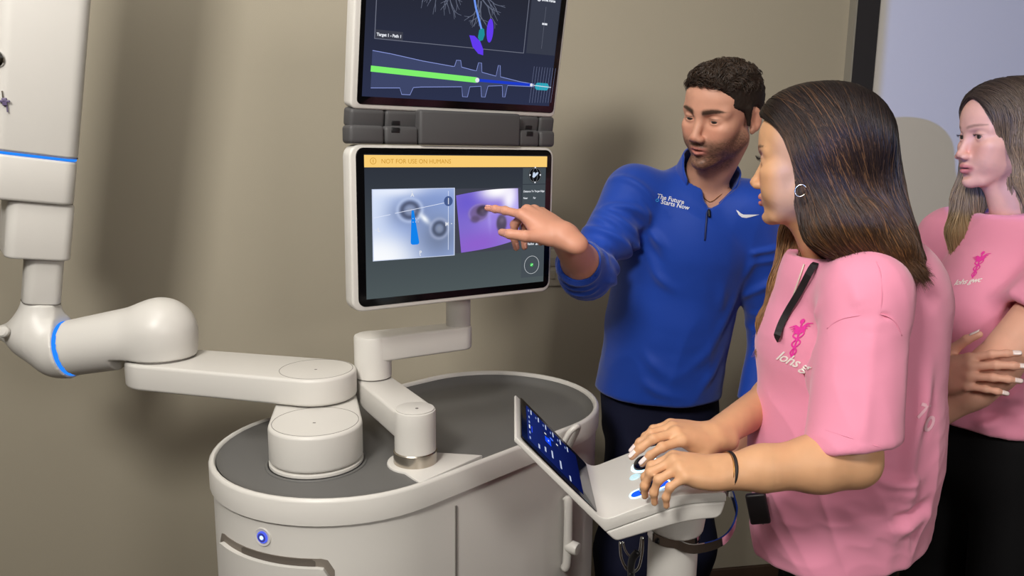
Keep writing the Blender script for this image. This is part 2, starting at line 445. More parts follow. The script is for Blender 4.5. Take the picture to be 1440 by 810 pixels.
# rim: a band with a rounded lip, open in the middle for the tray
def rim_mesh():
    prof = [(0.0, ZT - 0.046), (0.0, ZT - 0.006), (0.0018, ZT - 0.002), (0.005, ZT), (0.009, ZT - 0.0005), (0.0115, ZT - 0.003), (0.013, ZT - 0.008), (0.014, ZT - 0.03), (0.014, ZT - 0.046)]
    v, f = [], []; n = len(cart_outline(0))
    for ins, z in prof: v += [(p[0], p[1], z) for p in cart_outline(ins)]
    m = len(prof)
    for i in range(m):
        for j in range(n):
            a, b = (i + 1) % m, (j + 1) % n; f.append((i * n + j, i * n + b, a * n + b, a * n + j))
    bm = bmesh.new(); vs = [bm.verts.new(p) for p in v]
    for q in f: bm.faces.new([vs[i] for i in q])
    return bm
obj_bm('cabinet_rim', rim_mesh(), M_WHITE, cart, smooth=True)
# tray: shallow over the left end, sinking towards the right end
def tray_mesh():
    n = 28; v = []; f = []; rings = [0.0135, 0.017, 0.024, 0.034, 0.05, 0.09, 0.15, 0.2, 0.235]
    ax = nrm(V(C2[0] - C1[0], C2[1] - C1[1]))
    for k, ins in enumerate(rings):
        for p in cart_outline(ins, n):
            s = (V(*p) - V(*C1)) @ ax / 0.41
            dep = lerp(0.006, 0.026, float(np.clip((s - 0.15) / 0.6, 0, 1)) ** 1.0)
            w = (0.25, 0.55, 0.88, 1, 1, 1, 1, 1, 1)[k]
            v.append((p[0], p[1], ZT - dep * w - 0.002))
    m = len(cart_outline(0, n))
    for i in range(len(rings) - 1):
        for j in range(m): f.append((i * m + j, i * m + (j + 1) % m, (i + 1) * m + (j + 1) % m, (i + 1) * m + j))
    bm = bmesh.new(); vs = [bm.verts.new(p) for p in v]
    for q in f: bm.faces.new([vs[i] for i in q])
    bm.faces.new([vs[(len(rings) - 1) * m + j] for j in range(m)])
    return bm
obj_bm('tray_mat', tray_mesh(), M_TRAY, cart, smooth=True)
# white land around the foot of the monitor arm, running out to the rim
MA = (-0.177, 1.375)
land = [(-0.115, 1.331), (-0.053, 1.407)] + [(MA[0] + 0.053 * math.cos(t), MA[1] + 0.053 * math.sin(t)) for t in np.radians(np.linspace(55, 255, 16))] + [(-0.157, 1.279)]
prism('arm_mount_plate', land, ZT - 0.02, ZT - 0.0035, M_WHITE, cart, bevel=0.002, top_only=True)
# side panel seams (a narrow recessed strip each)
def side_pt(t, out=0.0):
    nn = nrm(V(0.776, -0.631)); a = V(*C1) + nn * (R1 + out); b = V(*C2) + nn * (R2 + out); return lerp(a, b, t)
p = side_pt(0.13, -0.0045); box('panel_seam', (0.0035, 0.004, 0.76), frame((p[0], p[1], 0.50), (0.631, 0.776, 0), (-0.776, 0.631, 0), (0, 0, 1)), M_SEAM, cart)
# cable hook loop + latch on the side of the cart
px = side_pt(0.83, 0.012)
HK = lambda s, o, z: np.append(side_pt(0.83 + s, o), z)
tube('cable_hook', [HK(0, 0.0, 0.90), HK(0, 0.02, 0.945), HK(0.02, 0.03, 0.962), HK(0.05, 0.03, 0.962), HK(0.07, 0.02, 0.945), HK(0.065, 0.0, 0.90)], 0.006, M_WHITE, cart, n=20)
tube('side_handle', [HK(0.05, 0.006, 0.80), HK(0.05, 0.012, 0.78), HK(0.05, 0.012, 0.66), HK(0.05, 0.006, 0.635)], 0.010, M_WHITE, cart, n=14)
lathe('cable_knob', [(0, 0), (0.013, 0), (0.014, 0.006), (0.014, 0.022), (0.012, 0.026), (0, 0.027)], frame(HK(0.055, 0.012, 0.69), (0.631, 0.776, 0), (0, 0, 1), (0.776, -0.631, 0)), M_WHITE, cart, k=24)
# power button in a dished recess, drawer with its dark hand slot
ba = math.atan2(1.215 - C1[1], -0.418 - C1[0]); 
def cab_frame(a, z, r): 
    c, s = math.cos(a), math.sin(a); return frame((C1[0] + r * c, C1[1] + r * s, z), (-s, c, 0), (0, 0, 1), (c, s, 0))
BF = cab_frame(ba, 0.872, R1 - 0.006)
lathe('power_button_dish', [(0.0165, -0.001), (0.0165, 0.0012), (0.0155, 0.002), (0.012, 0.0008), (0, 0.0006)], BF, M_WHITE, cart)
pb = lathe('power_button', [(0.0105, 0.0008), (0.0105, 0.0028), (0.009, 0.0036), (0, 0.0036)], BF, emat('button_blue_glow', srgb(90, 110, 255), 0.9), cart, label='round glowing blue power button')
lathe('button_light_ring', [(0.0078, 0.0037), (0.0078, 0.0043), (0.005, 0.0045), (0.005, 0.0037)], BF, emat('button_ring_dim', srgb(70, 70, 150), 0.8), pb)
lathe('button_light', [(0.0035, 0.0037), (0.0035, 0.0046), (0, 0.0048)], BF, M_LEDW, pb)
def curved_panel(a0, a1, z0, z1, r0, r1, cr=0.02, na=24):
    """panel bent round the left end of the cabinet, its top corners rounded"""
    bm = bmesh.new(); cols = []
    w = abs(a1 - a0) * r1
    for i in range(na + 1):
        s = i / na * w; e = min(s, w - s); zt = z1 - (cr - math.sqrt(max(cr * cr - (cr - min(e, cr)) ** 2, 0)))
        a = a0 + (a1 - a0) * i / na; c, sn = math.cos(a), math.sin(a)
        cols.append([bm.verts.new((C1[0] + r * c, C1[1] + r * sn, z)) for r, z in ((r0, z0), (r1, z0), (r1, zt), (r0, zt))])
    for i in range(na):
        for k in range(4): bm.faces.new((cols[i][k], cols[i + 1][k], cols[i + 1][(k + 1) % 4], cols[i][(k + 1) % 4]))
    bm.faces.new(cols[0]); bm.faces.new(cols[-1][::-1])
    return bm
a_l = math.atan2(1.285 - C1[1], -0.525 - C1[0]); a_r = math.atan2(1.20 - C1[1], -0.30 - C1[0])
obj_bm('drawer_recess', curved_panel(a_l - 0.035, a_r + 0.03, 0.30, 0.843, 0.20, R1 - 0.0052, 0.022), mat('drawer_gap', srgb(120, 112, 102), 0.7), cart, smooth=True)
dr = obj_bm('drawer', curved_panel(a_l, a_r, 0.31, 0.829, 0.20, R1 + 0.003, 0.018), M_WHITE, cart, smooth=True)
obj_bm('finger_slot', curved_panel(a_l + 0.30, a_r - 0.1, 0.8295, 0.8425, 0.20, R1 - 0.0045, 0.004), mat('slot_dark', srgb(88, 80, 72), 0.8), dr, smooth=True)

# ---- monitor arm
AR = 0.0385
lathe('arm_collar', [(0.041, ZT - 0.006), (0.041, ZT + 0.018), (0.037, ZT + 0.021)], T4(MA[0], MA[1], 0), M_CHROME, cart, label='shiny steel collar under the monitor arm')
ME = (-0.290, 1.575); MB2 = (-0.118, 1.675)
def link_arm(name, c1, r1, c2, r2, z0, z1, bevel=0.006):
    return prism(name, hull2(c1, r1, c2, r2, 20), z0, z1, M_WHITE, cart, bevel=bevel, seg=3)
lathe('arm_post', [(0, ZT + 0.015), (AR, ZT + 0.015), (AR, 1.02), (AR, 1.043), (AR - 0.001, 1.047), (AR - 0.005, 1.049), (0, 1.049)], T4(MA[0], MA[1], 0), M_WHITE, cart, k=48)
link_arm('lower_arm_link', MA, AR - 0.0003, ME, 0.0375, 0.995, 1.0485)
lathe('joint_cap', [(0.0355, 1.0485), (0.0355, 1.0497), (0.0345, 1.0502), (0, 1.0502)], T4(MA[0], MA[1], 0), M_WHITE2, cart)
lathe('joint_screw', [(0.003, 1.0502), (0.003, 1.0508), (0, 1.0508)], T4(MA[0] + 0.004, MA[1] - 0.004, 0), M_SEAM, cart, k=12)
lathe('elbow_gap', [(0.035, 1.0485), (0.035, 1.0515)], T4(ME[0], ME[1], 0), M_SEAM, cart)
lathe('elbow_post', [(0.0375, 1.051), (0.0385, 1.052), (0.0385, 1.135), (0.037, 1.139), (0.033, 1.141), (0, 1.141)], T4(ME[0], ME[1], 0), M_WHITE, cart, k=48)
link_arm('upper_arm_link', ME, 0.0380, MB2, 0.030, 1.088, 1.1405)
lathe('monitor_swivel', [(0.027, 1.1400), (0.027, 1.25)], T4(MB2[0], MB2[1] , 0), M_WHITE2, cart)

# ---- the monitors; local frame: u to the right, v up, w towards the viewer
def look_frame(c, d, tilt):
    d = nrm(d); n = nrm(V(d[1], -d[0], 0)); up = V(0, 0, 1)
    u2 = nrm(up * math.cos(tilt) + n * math.sin(tilt)); n2 = np.cross(d, u2)
    return frame(c, d, u2, n2)
MD = nrm(V(0.383, 0.262, 0))
LW, LH = 0.463, 0.311
ML = look_frame(V(-0.106, 1.5505, 1.3735), MD, math.radians(0.5))
MU = look_frame(V(-0.1045, 1.562, 1.592), MD, math.radians(9.5))          # origin at its bottom edge
M_BEZ = M_WHITE
def monitor(name, M, y0, label, rb):
    """a slab with a white shell, glass front and display; M @ (u, v, w)"""
    mon = prism(name, rrect(-LW / 2, y0, LW / 2, y0 + LH, rb), -0.034, 0.0, M_BEZ, cart, M=M, bevel=0.004, label=label)
    prism('front_glass', rrect(-LW / 2 + 0.012, y0 + 0.009, LW / 2 - 0.006, y0 + LH - 0.0055, rb * 0.7), -0.004, 0.0012, M_GLASS, mon, M=M, bevel=0.001)
    return mon
def flat(name, pts, M, mt, parent, w=0.0016, t=0.0004, label=None):
    return prism(name, pts, w - t, w, mt, parent, M=M, label=label)
def quad_of(x0, y0, x1, y1): return [(x0, y0), (x1, y0), (x1, y1), (x0, y1)]
def text_np(s, size, align='LEFT', res=3, bold=0.0, shear=0.0, space=1.0):
    c = bpy.data.curves.new('t', 'FONT'); c.body = s; c.size = size; c.align_x = align; c.resolution_u = res; c.offset = bold; c.shear = shear; c.space_character = space
    o = bpy.data.objects.new('t', c); COL.objects.link(o)
    dg = bpy.context.evaluated_depsgraph_get(); me = bpy.data.meshes.new_from_object(o.evaluated_get(dg))
    bpy.data.objects.remove(o); bpy.data.curves.remove(c)
    return me
def text_on(s, x, y, size, M, mt, parent, w=0.0020, align='LEFT', bold=0.0, name='text'):
    me = text_np(s, size, align, bold=bold); me.transform(M @ T4(x, y, w)); me.materials.clear()
    return link(name, me, mt, parent)
def grid_panel(name, x0, y0, x1, y1, M, mt, parent, fn, n=90, w=0.0019, clip=None):
    """flat picture on a display: a fine grid coloured by fn(s, t) -> (r, g, b) in srgb 0..255"""
    m = max(3, int(n * (y1 - y0) / (x1 - x0))); s, t = np.meshgrid(np.linspace(0, 1, n), np.linspace(0, 1, m), indexing='ij')
    X, Y = (clip(s, t) if clip else (x0 + (x1 - x0) * s, y0 + (y1 - y0) * t))
    v = np.stack([X, Y, np.full_like(X, w)], -1).reshape(-1, 3); A = np.array(M); v = v @ A[:3, :3].T + A[:3, 3]
    i, j = np.meshgrid(np.arange(n - 1), np.arange(m - 1), indexing='ij')
    f = np.stack([i * m + j, (i + 1) * m + j, (i + 1) * m + j + 1, i * m + j + 1], -1).reshape(-1, 4)
    me = mesh_np(name, v, f, False); c = fn(s, t).reshape(-1, 3) / 255
    set_color(me, np.where(c <= 0.04045, c / 12.92, ((np.clip(c, 0, 1.3) + 0.055) / 1.055) ** 2.4)); return link(name, me, mt, parent)
M_PIC = emat('display_picture', (1, 1, 1, 1), 1.0, attr='pigment')
E_ = lambda r, g, b, s=1.0: emat('display_%d_%d_%d' % (r, g, b), srgb(r, g, b), s)
W_ = E_(225, 228, 235)

# lower monitor: warning banner, two airway pictures, side column of read-outs
lm = monitor('lower_monitor', ML, -LH / 2, 'lower monitor with a yellow warning banner and two airway pictures', 0.022)
U = lambda x: -LW / 2 + LW * x          # 0..1 across the monitor
Wd = lambda y: -LH / 2 + LH * y         # 0..1 up the monitor
grid_panel('display', U(.060), Wd(.075), U(.955), Wd(.945), ML, M_PIC, lm, lambda s, t: np.stack([lerp(78, 44, t), lerp(88, 48, t), lerp(90, 58, t)], -1), 24, 0.0014)
flat('warning_banner', quad_of(U(.060), Wd(.868), U(.960), Wd(.940)), ML, E_(250, 205, 116), lm)
text_on('NOT FOR USE ON HUMANS', U(.132), Wd(.891), 0.0118, ML, E_(205, 148, 48), lm)
ring_prism('warning_icon', circle((U(.098), Wd(.905)), 0.0062, 24), circle((U(.098), Wd(.905)), 0.0052, 24), 0.0017, 0.0020, E_(205, 148, 48), lm, M=ML)
flat('warning_icon_bar', quad_of(U(.098) - .0006, Wd(.905) - .003, U(.098) + .0006, Wd(.905) + .003), ML, E_(205, 148, 48), lm, w=0.002)
def g2(s, t, cx, cy, rx, ry, p=1.0): return np.exp(-(((s - cx) / rx) ** 2 + ((t - cy) / ry) ** 2) ** p)
def mixc(a, b, w): return a * (1 - w[..., None]) + np.array(b, float) * w[..., None]
def scan_view(s, t):      # the planned airway view: pale blue walls, two dim openings
    c = np.zeros(s.shape + (3,)) + np.array([150, 172, 222.])
    c = mixc(c, (214, 226, 250), g2(s, t, .02, .75, .25, .6)); c = mixc(c, (250, 252, 255), g2(s, t, .0, .0, .55, .38, 1.6))
    c = mixc(c, (236, 242, 255), g2(s, t, .35, .98, .5, .1)); c = mixc(c, (128, 150, 205), g2(s, t, .75, .86, .3, .2) * .7)
    c = mixc(c, (110, 122, 150), g2(s, t, .80, .30, .28, .34) * .85); c = mixc(c, (120, 134, 170), g2(s, t, .42, .66, .23, .17) * .9)
    r = np.hypot((s - .44) / .15, (t - .70) / .165); c = mixc(c, (190, 205, 238), np.exp(-((r - 1) / .16) ** 2) * .7)
    c = mixc(c, (78, 86, 112), np.exp(-((r - .62) / .22) ** 2) * .9); c = mixc(c, (150, 158, 180), np.exp(-(r / .35) ** 2) * .8)
    r = np.hypot((s - .81) / .115, (t - .41) / .145); c = mixc(c, (165, 175, 205), np.exp(-((r - 1) / .18) ** 2) * .7)
    c = mixc(c, (74, 82, 104), np.exp(-((r - .62) / .22) ** 2) * .85); c = mixc(c, (140, 148, 168), np.exp(-(r / .33) ** 2) * .8)
    c = mixc(c, (245, 250, 255), g2((s - .62) * .8 + (t - .57) * .6, (t - .57) * .8 - (s - .62) * .6, 0, 0, .035, .09))
    return c
grid_panel('planned_airway_view', U(.094), Wd(.310), U(.468), Wd(.735), ML, M_PIC, lm, scan_view, 110)
for (a, b, c_, d_) in ((.090, .306, .094, .739), (.468, .306, .472, .739), (.094, .735, .468, .739), (.094, .306, .468, .310)):
    flat('picture_border', quad_of(U(a), Wd(b), U(c_), Wd(d_)), ML, E_(200, 210, 235), lm, w=0.0021)
def strip2(name, P, widths, mt, parent, M, w=0.0023):
    P = np.asarray(P, float); T = np.gradient(P, axis=0); T /= np.linalg.norm(T, axis=1)[:, None] + 1e-12; N = np.stack([-T[:, 1], T[:, 0]], 1)
    wd = np.broadcast_to(np.asarray(widths, float), (len(P),))[:, None] / 2
    L = P + N * wd; Rr = P - N * wd; n = len(P)
    v = np.vstack([np.hstack([L, np.full((n, 1), w)]), np.hstack([Rr, np.full((n, 1), w)])]); A = np.array(M); v = v @ A[:3, :3].T + A[:3, 3]
    f = [(i, n + i, n + i + 1, i + 1) for i in range(n - 1)]
    return link(name, mesh_np(name, v, f, False), mt, parent)
def uvp(*pts): return [(U(x), Wd(y)) for x, y in pts]
flat('guide_path', uvp((.266, .605), (.276, .605), (.300, .41), (.300, .398), (.292, .392), (.270, .392), (.262, .398), (.261, .41)), ML, E_(20, 130, 235), lm, w=0.0022)
strip2('guide_line', uvp((.095, .568), (.17, .585)), 0.0010, E_(225, 232, 250), lm, ML)
strip2('guide_line', uvp((.19, .591), (.44, .650)), 0.0010, E_(225, 232, 250), lm, ML)
strip2('scale_line', uvp((.440, .345), (.440, .72)), 0.0010, E_(225, 232, 250), lm, ML)
flat('scale_knob', circle((U(.440), Wd(.656)), 0.0098, 24), ML, E_(70, 90, 140), lm, w=0.0025)
flat('scale_knob_mark', quad_of(U(.440) - .0008, Wd(.636), U(.440) + .0008, Wd(.676)), ML, W_, lm, w=0.0028)
for s_, x, y in (('A', .262, .690), ('L', .112, .484), ('M', .425, .500), ('P', .300, .328)):
    text_on(s_, U(x), Wd(y), 0.0105, ML, W_, lm, w=0.0024, bold=0.0003)
for x, y in ((.268, .722), (.105, .495), (.456, .512), (.305, .322)): flat('direction_dot', circle((U(x), Wd(y)), 0.0011, 10), ML, W_, lm, w=0.0024)
for k in range(6): flat('target_dot', circle((U(.272 + .012 * (k % 3)), Wd(.555 - .022 * (k // 3))), 0.0007, 8), ML, W_, lm, w=0.0026)
def scope_view(s, t):     # the live camera view: violet walls, washed-out top right, dark openings
    c = np.zeros(s.shape + (3,)) + np.array([128, 108, 205.])
    c = mixc(c, (108, 92, 205), g2(s, t, .22, .85, .3, .25)); c = mixc(c, (160, 138, 228), g2(s, t, .55, .5, .25, .35) * .8)
    c = mixc(c, (142, 98, 205), g2(s, t, .3, .1, .6, .22)); c = mixc(c, (150, 120, 215), g2(s, t, .9, .2, .25, .3))
    c = mixc(c, (255, 253, 255), g2(s, t, .66, .98, .30, .17, 1.4)); c = mixc(c, (250, 246, 255), g2(s, t, .86, .80, .13, .24, 1.3)); c = mixc(c, (190, 180, 250), g2(s, t, .95, .62, .08, .2) * .7)
    r = np.hypot((s - .34) / .155, (t - .635) / .135); c = mixc(c, (118, 98, 150), 1 / (1 + np.exp((r - 1) / .09)))
    c = mixc(c, (150, 132, 196), np.exp(-((r - 1.05) / .12) ** 2) * .6)
    r = np.hypot((s - .40) / .10, (t - .66) / .09); c = mixc(c, (66, 56, 74), 1 / (1 + np.exp((r - 1) / .1)));  c = mixc(c, (112, 98, 118), np.exp(-((r) / .45) ** 2) * .6)
    r = np.hypot((s - .27) / .07, (t - .54) / .06); c = mixc(c, (92, 76, 108), .8 / (1 + np.exp((r - 1) / .15)))
    r = np.hypot((s - .70) / .085, (t - .38) / .16); c = mixc(c, (84, 74, 96), 1 / (1 + np.exp((r - 1) / .08))); c = mixc(c, (126, 112, 138), np.exp(-(np.hypot((s - .71) / .05, (t - .44) / .06)) ** 2) * .7)
    c = mixc(c, (176, 160, 240), g2(s, t, .50, .52, .03, .2) * .5); c = mixc(c, (182, 166, 244), g2(s, t, .56, .60, .2, .04) * .35)
    return c
def scope_clip(s, t):     # the live picture is clipped by a slightly turned quadrilateral
    q = [(U(.478), Wd(.690)), (U(.800), Wd(.728)), (U(.812), Wd(.385)), (U(.505), Wd(.320))]
    X = (q[3][0] * (1 - s) + q[2][0] * s) * (1 - t) + (q[0][0] * (1 - s) + q[1][0] * s) * t
    Y = (q[3][1] * (1 - s) + q[2][1] * s) * (1 - t) + (q[0][1] * (1 - s) + q[1][1] * s) * t
    Y = Y + 0.006 * np.sin(s * np.pi) * (t * 2 - 1) * .6
    return X, Y
flat('picture_backing', quad_of(U(.474), Wd(.318), U(.815), Wd(.732)), ML, E_(66, 68, 80), lm)
grid_panel('live_airway_view', U(.478), Wd(.32), U(.812), Wd(.73), ML, M_PIC, lm, scope_view, 110, clip=scope_clip)
for y0, y1 in ((.755, .862), (.54, .750), (.395, .535), (.115, .390)): flat('readout_panel', quad_of(U(.826), Wd(y0), U(.953), Wd(y1)), ML, E_(70, 78, 84), lm)
cx, cy = U(.893), Wd(.815)
flat('orientation_disc', circle((cx, cy), 0.0165, 30), ML, E_(16, 18, 20), lm, w=0.0019)
ring_prism('orientation_ring', circle((cx, cy), 0.0155, 30), circle((cx, cy), 0.0147, 30), 0.0019, 0.0022, E_(120, 122, 126), lm, M=ML)
ring_prism('orientation_ring', [(cx + .0065 * math.cos(t), cy + .0150 * math.sin(t)) for t in np.linspace(0, 6.28, 30, endpoint=False)], [(cx + .0058 * math.cos(t), cy + .0145 * math.sin(t)) for t in np.linspace(0, 6.28, 30, endpoint=False)], 0.0019, 0.0022, E_(120, 122, 126), lm, M=ML)
for dx, dy in ((0, .0155), (0, -.0155), (.0135, 0), (-.0135, 0)): flat('orientation_dot', circle((cx + dx, cy + dy), 0.0017, 12), ML, W_, lm, w=0.0024)
flat('scope_tip_icon', [(cx - .007, cy - .004), (cx - .003, cy - .006), (cx + .007, cy + .002), (cx + .008, cy + .006), (cx + .002, cy + .0045), (cx + .001, cy + .001), (cx - .002, cy + .006), (cx - .005, cy + .005)], ML, E_(200, 215, 235), lm, w=0.0025)
text_on('Distance To Target Edge', U(.830), Wd(.700), 0.0054, ML, W_, lm, bold=0.00015)
text_on('Near', U(.830), Wd(.655), 0.0054, ML, W_, lm, bold=0.00015); text_on('Far', U(.885), Wd(.655), 0.0054, ML, W_, lm, bold=0.00015)
text_on('-- --   -- --', U(.832), Wd(.418), 0.0072, ML, E_(140, 145, 150), lm)
ring_prism('locator_ring', circle((U(.836), Wd(.49)), 0.004, 16), circle((U(.836), Wd(.49)), 0.0033, 16), 0.0017, 0.0020, E_(170, 175, 180), lm, M=ML)
text_on('Bend Radius', U(.828), Wd(.340), 0.0062, ML, W_, lm, bold=0.0002)
text_on('26', U(.903), Wd(.338), 0.0125, ML, W_, lm, bold=0.0004); text_on('mm', U(.934), Wd(.338), 0.006, ML, W_, lm)
ring_prism('bend_dial', circle((U(.885), Wd(.20)), 0.0195, 40), circle((U(.885), Wd(.20)), 0.0187, 40), 0.0017, 0.0020, E_(200, 204, 208), lm, M=ML)
flat('bend_dot', circle((U(.885), Wd(.20)), 0.0038, 20), ML, E_(60, 200, 80), lm, w=0.0020); strip2('bend_mark', [(U(.885) - .003, Wd(.20) - .0015), (U(.885), Wd(.20) + .0003), (U(.885) + .003, Wd(.20) + .0018)], 0.0012, E_(210, 255, 215), lm, ML)

# hinge between the monitors
def hinge_box(name, u0, u1, v0, v1, bev, w0=-0.036, w1=0.004, M=ML, lab=None): return box(name, (u1 - u0, v1 - v0, w1 - w0), M @ T4((u0 + u1) / 2, (v0 + v1) / 2, (w0 + w1) / 2), M_HINGE, cart, bevel=bev, seg=4, label=lab)
HV = LH / 2
for (a, b) in ((0.0, .148), (.150, .300), (.800, .912), (.914, 1.0)):
    hinge_box('hinge_knuckle', U(a), U(b), HV + .001, HV + .0345, 0.007)
    hinge_box('hinge_knuckle', U(a), U(b), .0035 - .0385, .0005, 0.007, w0=-0.034, w1=0.003, M=MU)
hinge_box('hinge_cover', U(.300), U(.800), HV + .001, HV + .0665, 0.006, w1=0.008)
for a in (.195, .855):
    box('hinge_slot', (0.018, 0.010, 0.004), ML @ T4(U(a), HV + .027, .0028), M_DARK, cart, bevel=0.0015); box('hinge_slot', (0.018, 0.009, 0.004), MU @ T4(U(a), -.0225, .0018), M_DARK, cart, bevel=0.0015)

# upper monitor: airway tree, path strip
um = monitor('upper_monitor', MU, 0.0, 'upper monitor showing a branching airway tree and a green path strip', 0.012)
Yv = lambda y: LH * y
P_ = lambda *pts: [(U(x), Yv(y)) for x, y in pts]
grid_panel('display', U(.045), Yv(.075), U(.958), Yv(.95), MU, M_PIC, um, lambda s, t: np.stack([lerp(44, 38, t), lerp(50, 39, t), lerp(76, 46, t)], -1), 24, 0.0014)
for (a, b, c_, d_) in ((.085, .402, .088, .93), (.785, .402, .788, .93), (.085, .400, .788, .404), (.085, .926, .788, .93)):
    flat('frame_line', quad_of(U(a), Yv(b), U(c_), Yv(d_)), MU, E_(110, 114, 130), um)
flat('side_panel', quad_of(U(.80), Yv(.404), U(.955), Yv(.93)), MU, E_(56, 60, 74), um)
flat('path_tag', quad_of(U(.088), Yv(.404), U(.205), Yv(.452)), MU, E_(60, 62, 74), um, w=0.0018); text_on('Target 1 - Path 1', U(.094), Yv(.419), 0.0071, MU, W_, um, bold=0.0003)
ring_prism('drive_icon', circle((U(.838), Yv(.742)), 0.0048, 20), circle((U(.838), Yv(.742)), 0.0028, 20), 0.0017, 0.0020, W_, um, M=MU)
text_on('Drive Force', U(.853), Yv(.733), 0.0068, MU, W_, um, bold=0.0004); strip2('force_line', P_((.878, .44), (.878, .70)), 0.0008, E_(100, 104, 118), um, MU); flat('force_marker', quad_of(U(.868), Yv(.588), U(.895), Yv(.600)), MU, W_, um, w=0.0021)
# path strip under the tree
top = [(.080, .335), (.16, .325), (.30, .300), (.44, .283), (.448, .285), (.455, .322), (.475, .322), (.482, .283), (.54, .270), (.555, .268), (.562, .318), (.577, .318), (.583, .262), (.655, .245), (.662, .312), (.672, .312), (.679, .243), (.78, .222), (.86, .212)]
bot = [(.86, .196), (.72, .192), (.712, .118), (.700, .118), (.692, .189), (.62, .180), (.61, .110), (.592, .110), (.584, .176), (.53, .168), (.522, .105), (.498, .105), (.490, .165), (.30, .148), (.265, .142), (.252, .098), (.215, .098), (.205, .135), (.080, .125)]
flat('airway_outline', [(U(x), Yv(y)) for x, y in top + bot][::-1], MU, E_(62, 70, 104), um)
strip2('airway_edge', P_(*top), 0.0011, E_(142, 156, 222), um, MU, w=0.0019); strip2('airway_edge', P_(*bot), 0.0011, E_(142, 156, 222), um, MU, w=0.0019)
strip2('travelled_path', P_((.076, .234), (.56, .212)), 0.0105, E_(128, 240, 110), um, MU, w=0.0021)
strip2('remaining_path', P_((.565, .212), (.845, .206)), 0.0056, E_(30, 60, 200), um, MU, w=0.0021)
flat('position_dot', circle((U(.563), Yv(.212)), 0.0046, 20), MU, W_, um, w=0.0024); flat('position_dot', circle((U(.845), Yv(.206)), 0.0031, 16), MU, W_, um, w=0.0024)
flat('target_blob', [(U(.905) + .0185 * math.cos(t) * (1 if abs(math.cos(t)) < .8 else .95), Yv(.2) + .0085 * max(-.85, min(.85, math.sin(t) * 1.2))) for t in np.linspace(0, 6.28, 28, endpoint=False)], MU, E_(40, 165, 185), um, w=0.0020)
strip2('target_axis', P_((.850, .205), (.955, .199)), 0.0012, E_(225, 235, 245), um, MU, w=0.0026)
for k in range(9): strip2('scale_tick', P_((.845 + k * .0148, .09 + .001 * k), (.850 + k * .0148, .325)), 0.0006, E_(120, 128, 160), um, MU, w=0.0023)
# the tree itself: branches as fine tubes lying on the display
rnd = random.Random(7); branches = []
def branch(p, a, L, r, depth):
    P = [p]; q = p
    for i in range(4):
        a += rnd.uniform(-.16, .16); q = (q[0] + math.cos(a) * L / 4, q[1] + math.sin(a) * L / 4); P.append(q)
    branches.append((P, r, depth))
    if depth < 4:
        for s in ((-1, 1) if depth < 3 or rnd.random() < .75 else (rnd.choice((-1, 1)),)):
            branch(P[-1] if rnd.random() < .6 else P[3], a + s * rnd.uniform(.18, .42), L * rnd.uniform(.68, .9), r * .72, depth + 1)
for (x, y, a, L) in ((.400, .80, -2.45, .032), (.405, .80, -2.15, .030), (.405, .78, -1.95, .026), (.415, .78, -1.75, .022), (.540, .76, -1.0, .024), (.535, .74, -1.75, .024), (.545, .70, -.8, .024), (.548, .68, -1.5, .018)):
    branch((U(x), Yv(y)), a, L, .0016, 1)
for x0, y0, x1, y1 in ((.47, .92, .40, .79), (.47, .92, .54, .76)): branches.append(([(U(lerp(x0, x1, t)), Yv(lerp(y0, y1, t))) for t in np.linspace(0, 1, 6)], .004, 0))
pv = []
A_ = np.array(MU)
for P, r, dpt in branches:
    q = np.hstack([np.array(P), np.full((len(P), 1), .0019)]); q = resample(q, 7) @ A_[:3, :3].T + A_[:3, 3]
    pv.append(tube_np(q, np.linspace(r, r * .75, 7) * .9, 5))
v, f = join_np(pv); link('airway_tree', mesh_np('airway_tree', v, f), E_(98, 104, 122), um)
strip2('scope_route', P_((.485, .93), (.49, .80), (.498, .745)), 0.0058, E_(96, 230, 130), um, MU, w=0.0060); strip2('scope_route', P_((.498, .745), (.520, .64), (.556, .52)), 0.0042, E_(110, 150, 240), um, MU, w=0.0060)
flat('route_dot', circle((U(.499), Yv(.74)), 0.0022, 14), MU, W_, um, w=0.0063)
flat('target_nodule', [(U(.562) + x * .0077, Yv(.487) + y * .0125) for x, y in ((-.9, -.5), (-.3, -1), (.6, -.8), (1, 0), (.7, .8), (0, 1), (-.7, .6))], MU, E_(32, 140, 150), um, w=0.0030)
ell2 = lambda cx, cy, a, b, th: [(cx + a * math.cos(t) * math.cos(th) - b * math.sin(t) * math.sin(th), cy + a * math.cos(t) * math.sin(th) + b * math.sin(t) * math.cos(th)) for t in np.linspace(0, 6.28, 26, endpoint=False)]
flat('nearby_vessel', ell2(U(.603), Yv(.515), .0075, .0220, 0.02), MU, E_(98, 60, 236), um, w=0.0030)
flat('nearby_vessel', [(U(x), Yv(y)) for x, y in ((.505, .475), (.530, .475), (.560, .445), (.578, .40), (.580, .365), (.555, .372), (.525, .41))][::-1], MU, E_(98, 60, 236), um, w=0.0030)

